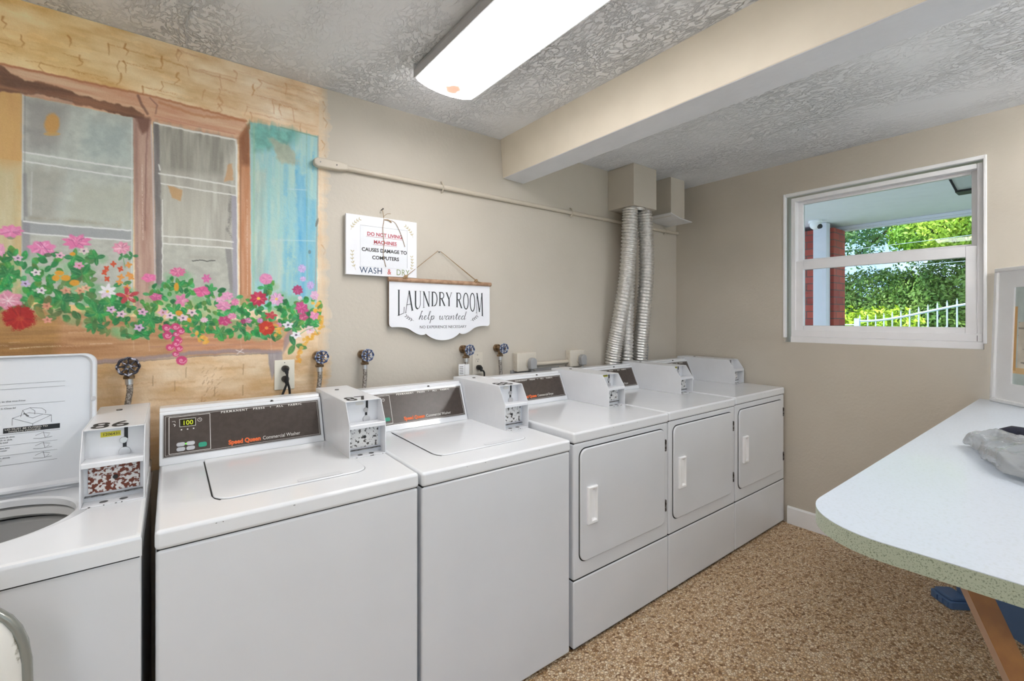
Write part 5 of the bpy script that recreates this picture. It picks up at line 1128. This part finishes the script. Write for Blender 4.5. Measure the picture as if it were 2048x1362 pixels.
fbox(bm, b_, b_, FW - b_, i0, .002, .012); fbox(bm, b_, H - i0, FW - b_, H - b_, .002, .012); fbox(bm, b_, i0, i0, H - i0, .002, .012); fbox(bm, FW - i0, i0, FW - b_, H - i0, .002, .012); finish('mat_board', bm, 'trim', fr_)
nu, nv = 150, 220; uu = np.linspace(i0, FW - i0, nu); vv = np.linspace(i0, H - i0, nv)
Mx = np.array(FM)[:3, :3]; pos = (uu[None, :, None] * Mx[:, 0] + vv[:, None, None] * Mx[:, 1] + .005 * Mx[:, 2])
img = np.zeros((nv, nu, 3)) + np.array([196, 208, 204]) / 255; n_ = fbm(nv, nu, 40, 30)[..., None]; img += (n_ - .5) * .25
t_ = (vv - i0) / (H - 2 * i0); mm = ((t_ > .17) & (t_ < .64))[:, None] & (uu > i0 + .02)[None]; img[mm] = (np.array([212, 204, 188]) / 255 + (n_ - .5) * .3)[mm]
rows = ((np.sin(t_ * 90)[:, None] + fbm(nv, nu, 8, 30) * 2.2 - 1) > 1.25) & mm; img[rows] = np.array([150, 142, 130]) / 255
img[(((t_ > .11) & (t_ < .17))[:, None]) & (uu > 0)[None]] = np.array([226, 192, 140]) / 255
bord = (uu < i0 + .014)[None] & (t_ > .14)[:, None] & (t_ < .8)[:, None]; img[bord] = np.array([205, 160, 100]) / 255
paint_grid('artwork', nu, nv, pos, img, 'print', fr_)
# plastic bag and dark garment
bm = B(); rb_ = random.Random(3); secs = []
yL = [(1.66, .10), (1.69, .145), (1.74, .186), (1.80, .204), (1.87, .222), (1.94, .246), (2.0, .272), (2.035, .284), (2.06, .262), (2.09, .20), (2.11, .12)]
for k, (xx, yl) in enumerate(yL):
    hh = [.006, .02, .042, .052, .05, .044, .040, .036, .030, .022, .006][k]; yr = -.10 + .3 * abs(k - 5) * .02; cy_, wy, r_ = (yl + yr) / 2, (yl - yr) / 2, []
    for j in range(40):
        a = 2 * PI * j / 40; up_ = max(0, math.sin(a)); yy = cy_ + wy * math.cos(a) + rb_.uniform(-.006, .006)
        zz = TZ + .013 + hh * (up_ ** .6) * (1 + .30 * math.sin(5 * a + 2.3 * k)) + (rb_.uniform(0, .009) if up_ > .05 else 0) + (.018 if k in (6, 7) and math.cos(a) > .5 and up_ > 0 else 0)
        r_.append((xx + rb_.uniform(-.010, .010), yy, zz))
    secs.append(r_)
loft(bm, secs, True, True, True)
o = finish('plastic_bag', bm, 'bag', smooth=True); o.modifiers.new('s', 'SUBSURF').levels = 2; o.modifiers['s'].render_levels = 2
tx = bpy.data.textures.new('crumple', 'CLOUDS'); tx.noise_scale = .035; tx.noise_depth = 2; dm = o.modifiers.new('d', 'DISPLACE'); dm.texture = tx; dm.strength = .022; dm.mid_level = .5; dm.texture_coords = 'LOCAL'
for f in o.data.polygons: f.use_smooth = True
tag(o, 'crumpled clear grey plastic bag lying on the table', 'plastic bag')
bm = B(); secs = []
for k, (s_, w_, h_) in enumerate([(0, .01, .012), (.012, .034, .040), (.04, .045, .054), (.10, .05, .054), (.2, .055, .045), (.30, .055, .042), (.40, .04, .03)]):
    cx_ = 2.205 - s_ * .10; cy_ = .232 - s_ * .97; secs.append([(cx_ + w_ * math.cos(a) * 1.0, cy_ + .25 * w_ * math.cos(a), TZ + .003 + h_ * .5 * (1 + math.sin(a))) for a in [2 * PI * j / 18 for j in range(18)]])
loft(bm, secs, True, True, True); tag(finish('folded_garment', bm, 'cloth', smooth=True), 'rolled navy blue cloth behind the plastic bag on the table', 'cloth')

# blue tub under the table
t = thing('plastic_tub', 'blue plastic tub on the floor under the table', 'storage tub', (3.02, .26, 0), R(-42))
bm = B(); rings = []
def tubring(s, z): return [(x, y, z) for x, y in rrect(-.115 * s, -.20 * s, .115 * s, .20 * s, .035, 5)]
loft(bm, [tubring(.9, 0), tubring(.96, .12), tubring(1.0, .25), tubring(1.0, .252), tubring(.97, .252), tubring(.88, .012)], True, True, True); finish('body', bm, 'tote', t, smooth=True)
bm = B(); loft(bm, [tubring(1.0, .235), tubring(1.10, .235), tubring(1.10, .258), tubring(1.0, .258), tubring(1.0, .235)]); finish('rim', bm, 'tote', t, smooth=True)
t = thing('storage_lid', 'blue ribbed plastic lid lying against the tub under the table', 'lid', (2.99, .462, 0), R(-42))
bm = B(); prism(bm, rrect(-.05, -.06, .05, .06, .015, 4), 'z', .0, .035); prism(bm, rrect(-.04, -.05, .04, .05, .015, 4), 'z', .035, .05); finish('panel', bm, 'tote', t, bevel=.004)
bm = B()
for k in range(3): box(bm, (-.056, -.05 + k * .03, .006), (-.05, -.035 + k * .03, .03))
finish('rib', bm, 'tote', t)

# chair whose back just shows at the lower left
t = thing('side_chair', 'round-backed chair with worn peeling cream cover at the lower left edge', 'chair', (-.413, .93, 0))
bm = B(); outc = []
def back_ring(s, y): 
    pts = []
    for k in range(40):
        a = 2 * PI * k / 40; x = .215 * s * math.copysign(abs(math.cos(a)) ** .55, math.cos(a)); z = .70 + .205 * s * math.copysign(abs(math.sin(a)) ** .55, math.sin(a)); pts.append((x, y, z))
    return pts
loft(bm, [back_ring(.86, .178), back_ring(.96, .186), back_ring(1.0, .2), back_ring(.96, .214), back_ring(.86, .222)], True, True, True); bk = finish('backrest', bm, 'vinylchair', t, smooth=True)
bm = B(); tube(bm, [(x * 1.0, .2, z) for x, y, z in back_ring(1.01, .2)[0:21]], .0075, 10); finish('back_frame', bm, 'chairrim', t, smooth=True)
bm = B(); prism(bm, rrect(-.215, -.22, .215, .19, .06, 6), 'z', .42, .475); finish('seat', bm, 'vinylchair', t, bevel=.015, seg=3)
for sx in (-1, 1):
    bm = B(); tube(bm, [(sx * .19, -.19, .42), (sx * .205, -.22, 0)], .011, 10); finish('leg', bm, 'chairrim', t, smooth=True)
    bm = B(); tube(bm, [(sx * .212, .2, .62), (sx * .20, .17, .42), (sx * .215, .205, 0)], .011, 10); finish('leg', bm, 'chairrim', t, smooth=True)

# ------------------------------------------------------------------ outside the window
bm = B(); box(bm, (XR + T, -6, -.25), (7.0, 8, -.12)); struct(finish('porch_slab', bm, 'stone'))
bm = B(); box(bm, (7.0, -14, -.3), (30, 16, -.2)); box(bm, (-14, -22, -.3), (7.0, -12, -.2)); struct(finish('lawn', bm, 'grass'))
bm = B(); box(bm, (-12, -12, -.3), (XR + .199, YR - .151, -.12)); struct(finish('bounce_patio', bm, 'bounce_ground'))  # unseen pale patio added to bounce sunlight up to the ceiling
bm = B(); box(bm, (XR + .201, -4, 2.49), (6.75, 7, 2.6)); struct(finish('porch_ceiling', bm, 'soffit'))
bm = B(); box(bm, (6.60, -4, 2.455), (6.74, 7, 2.489)); box(bm, (6.62, -4, 2.435), (6.70, 7, 2.455)); struct(finish('porch_trim', bm, 'soffit', bevel=.004))
def pillar(label, x0, x1, y0, y1):
    bm = B(); box(bm, (x0, y0, -.15), (x1, y1, 2.434)); tag(finish('brick_pillar', bm, 'brick'), label, 'pillar')
pillar('red brick porch pillar behind the white downspout', 6.25, 6.62, 1.968, 2.75)
t = thing('downspout', 'white downspout running down the front of the brick pillar', 'downspout', (6.17, 2.068, -.12)); 
bm = B(); box(bm, (-.04, -.065, 0), (.075, .075, 2.608)); finish('pipe', bm, 'downspout', t, bevel=.006)
bm = B(); box(bm, (-.046, -.075, 1.2), (.07, .085, 1.225)); finish('strap', bm, 'downspout', t)
t = thing('security_camera', 'white dome security camera under the porch ceiling by the pillar', 'security camera', (5.95, 2.055, 2.49))
bm = B(); disc(bm, (0, 0), .07, 'z', -.03, 0, 24); finish('mount', bm, 'trim', t, bevel=.004)
bm = B(); loft(bm, [[(.058 * math.cos(th) * math.cos(a), .058 * math.cos(th) * math.sin(a), -.045 - .06 * math.sin(th)) for a in [2 * PI * k / 20 for k in range(20)]] for th in (-.5, -.1, .3, .7, 1.1, 1.5)], True, True, True); hd = finish('camera_head', bm, 'trim', t, smooth=True)
bm = B(); disc(bm, (-.01, -.075), .026, 'x', -.062, -.04, 16); finish('lens', bm, 'black', hd, rot=(0, 0, R(60)))
t = thing('porch_lantern', 'dark metal lantern with frosted glass under the porch ceiling', 'lantern', (4.62, .615, 2.49))
bm = B(); box(bm, (-.05, -.05, -.05), (.05, .05, 0)); loft(bm, [[(sx * a_, sy * b_, z_) for sx, sy in ((-1, -1), (1, -1), (1, 1), (-1, 1))] for a_, b_, z_ in ((.05, .05, -.04), (.11, .11, -.065), (.11, .11, -.085), (.10, .10, -.09))], True, False, True)
for sx, sy in ((-1, -1), (1, -1), (1, 1), (-1, 1)): tube(bm, [(sx * .095, sy * .098, -.09), (sx * .06, sy * .06, -.20)], .007, 6)
loft(bm, [[(sx * a_, sy * b_, z_) for sx, sy in ((-1, -1), (1, -1), (1, 1), (-1, 1))] for a_, b_, z_ in ((.066, .066, -.198), (.066, .066, -.212))], True, True, True)
finish('lantern_frame', bm, 'lantern', t)
bm = B(); loft(bm, [[(sx * a_, sy * b_, z_) for sx, sy in ((-1, -1), (1, -1), (1, 1), (-1, 1))] for a_, b_, z_ in ((.09, .09, -.09), (.056, .056, -.198))], True, True, True); finish('lantern_glass', bm, 'lanternglass', t)
# ornamental fence with a swooping top rail
fx = 10.2
def rail_z(y): s = max(0, min(1, (2.75 - y) / 1.75)); s = s * s * (3 - 2 * s); return 1.31 + .32 * s
t = thing('iron_fence', 'pale blue iron fence with a swooping top rail in front of the trees', 'fence', (fx, 0, -.2))
bm = B()
yy = [2.85 - k * .08 for k in range(45)]; tube(bm, [(0, y, rail_z(y) + .2) for y in yy], .022, 6); finish('top_rail', bm, 'iron_white', t, smooth=True)
bm = B(); tube(bm, [(0, 2.85, .35), (0, -.7, .35)], .018, 6); finish('bottom_rail', bm, 'iron_white', t)
y = 2.8
while y > -.7:
    bm = B(); zt_ = rail_z(y) + .2 + .07; tube(bm, [(0, y, .1), (0, y, zt_), (0, y, zt_ + .05)], [.011, .011, .002], 6); finish('picket', bm, 'iron_white', t); y -= .118
bm = B(); box(bm, (-.035, 2.80, 0), (.035, 2.88, 1.56)); finish('post', bm, 'iron_white', t)
bm = B(); tube(bm, [(0, 2.85, 1.44), (0, 7, 1.42)], .012, 6); finish('cable_rail', bm, 'iron_white', t)
for (za, zb_, ya, yb_, lab) in ((3.05, 2.72, -3, 6.4, 'upper of two thin overhead wires in front of the trees'), (2.55, 2.35, -3, 6.4, 'lower of two thin overhead wires in front of the trees')):
    bm = B(); tube(bm, smoothpath([(11, ya, za), (11, (ya + yb_) / 2, (za + zb_) / 2 - .1), (11, yb_, zb_)], 8), .004, 5); tag(finish('overhead_wire', bm, 'iron_white', smooth=True), lab, 'wire', 'overhead wires')
def foliage(name, blobs, leaf, m, parent, n, seed):
    """leaf quads scattered over the shells of the blobs (centre, radii)"""
    rg = np.random.RandomState(seed); tot = sum(b[1][0] * b[1][1] for b in blobs); V = []; 
    for c, r in blobs:
        k = int(n * r[0] * r[1] / tot); d_ = rg.normal(size=(k, 3)); d_ /= np.linalg.norm(d_, axis=1)[:, None]
        rad = .72 + .33 * rg.rand(k)[:, None] ** .7; bump_ = 1 + .13 * np.sin(d_[:, :1] * 9 + c[0]) * np.cos(d_[:, 1:2] * 8 + c[2]); P_ = np.array(c) + d_ * np.array(r) * rad * bump_
        nn = d_ + rg.normal(size=(k, 3)) * .7; nn /= np.linalg.norm(nn, axis=1)[:, None]; a = np.cross(nn, rg.normal(size=(k, 3))); a /= np.linalg.norm(a, axis=1)[:, None]; b = np.cross(nn, a)
        s = leaf * (.6 + .8 * rg.rand(k))[:, None]; V.append(np.stack([P_ - a * s, P_ - b * s * .45 + nn * s * .1, P_ + a * s, P_ + b * s * .45 + nn * s * .1], 1))
    V = np.concatenate(V); k = len(V); me = bpy.data.meshes.new(name); me.vertices.add(k * 4); me.vertices.foreach_set('co', V.astype(np.float32).ravel())
    me.loops.add(k * 4); me.loops.foreach_set('vertex_index', np.arange(k * 4, dtype=np.int32)); me.polygons.add(k); me.polygons.foreach_set('loop_start', (np.arange(k) * 4).astype(np.int32)); me.update(calc_edges=True)
    me.materials.append(M[m]); o = bpy.data.objects.new(name, me); COL.objects.link(o); o.parent = parent; return o
def tree(label, x, y, trunk_h, blobs, m, n, seed, leaf=.09):
    t = thing('leafy_tree', label, 'tree', (x, y, -.2), 0, 'trees beyond the fence')
    bm = B(); tube(bm, smoothpath([(0, 0, 0), (.08, .05, trunk_h * .5), (-.05, .0, trunk_h)], 5), [.16] * 3 + [.12] * 8, 10)
    for k in range(7):
        a = k * .9 + seed; b = blobs[k % len(blobs)][0]; tube(bm, smoothpath([(-.05, 0, trunk_h * (.7 + .04 * k)), (b[0] * .5 + .2 * math.cos(a), b[1] * .5 + .2 * math.sin(a), (trunk_h + b[2]) / 2), (b[0] + .5 * math.cos(a), b[1] + .5 * math.sin(a), b[2])], 4), .035, 6)
    finish('trunk', bm, 'bark', t, smooth=True); foliage('crown', blobs, leaf, m, t, n, seed)
tree('blue-green tree with sky showing through it, next to the brick pillar', 13.5, 4.8, 2.2, [((0, 0, 3.6), (1.2, 1.6, .9)), ((.3, -1.5, 4.0), (1.2, 1.2, .6)), ((0, 1.3, 2.6), (1, 1.1, .8)), ((0, -.6, 4.9), (1.3, 1.9, .7))], 'leaf_teal', 16000, 1, .05)
tree('bright yellow-green tree at the upper right of the window', 12.5, .9, 2.6, [((0, 0, 3.55), (1.0, 1.3, .62)), ((0, 1.1, 3.3), (.9, .9, .45)), ((0, -1.3, 3.6), (.9, 1.1, .7)), ((0, .2, 4.3), (1, 1.6, .5))], 'leaf_mid', 34000, 2, .045)
tree('large dark green tree in the right half of the window', 14.2, 1.2, 1.2, [((0, 0, 2.2), (1.2, 1.9, 1.2)), ((0, 1.0, 1.6), (1.0, 1.2, 1.0)), ((0, -1.6, 2.4), (1.2, 1.4, 1.5)), ((.5, 0, 3.6), (1.2, 1.8, .9))], 'leaf_dark', 52000, 3, .045)
tree('olive green tree in the middle of the window behind the hedge', 14.6, 3.6, 1.2, [((0, 0, 1.9), (1.1, 1.2, .9)), ((0, .9, 1.4), (1.0, .9, .9)), ((0, -.7, 1.5), (.9, 1.0, 1.0)), ((0, 1.7, 2.2), (.9, .8, .7))], 'leaf_dark', 34000, 4, .045)
t = thing('clipped_hedge', 'clipped yellow-green hedge left of the iron fence', 'hedge', (11.2, 4.0, -.2))
foliage('foliage', [((0, -1.5 + k * .42, 1.13), (.45, .5, .62)) for k in range(8)], .05, 'leaf_lime', t, 9000, 9)
bm = B(); box(bm, (-.25, -1.6, 0), (.25, 1.6, 1.35)); finish('branches', bm, 'leaf_dark', t)
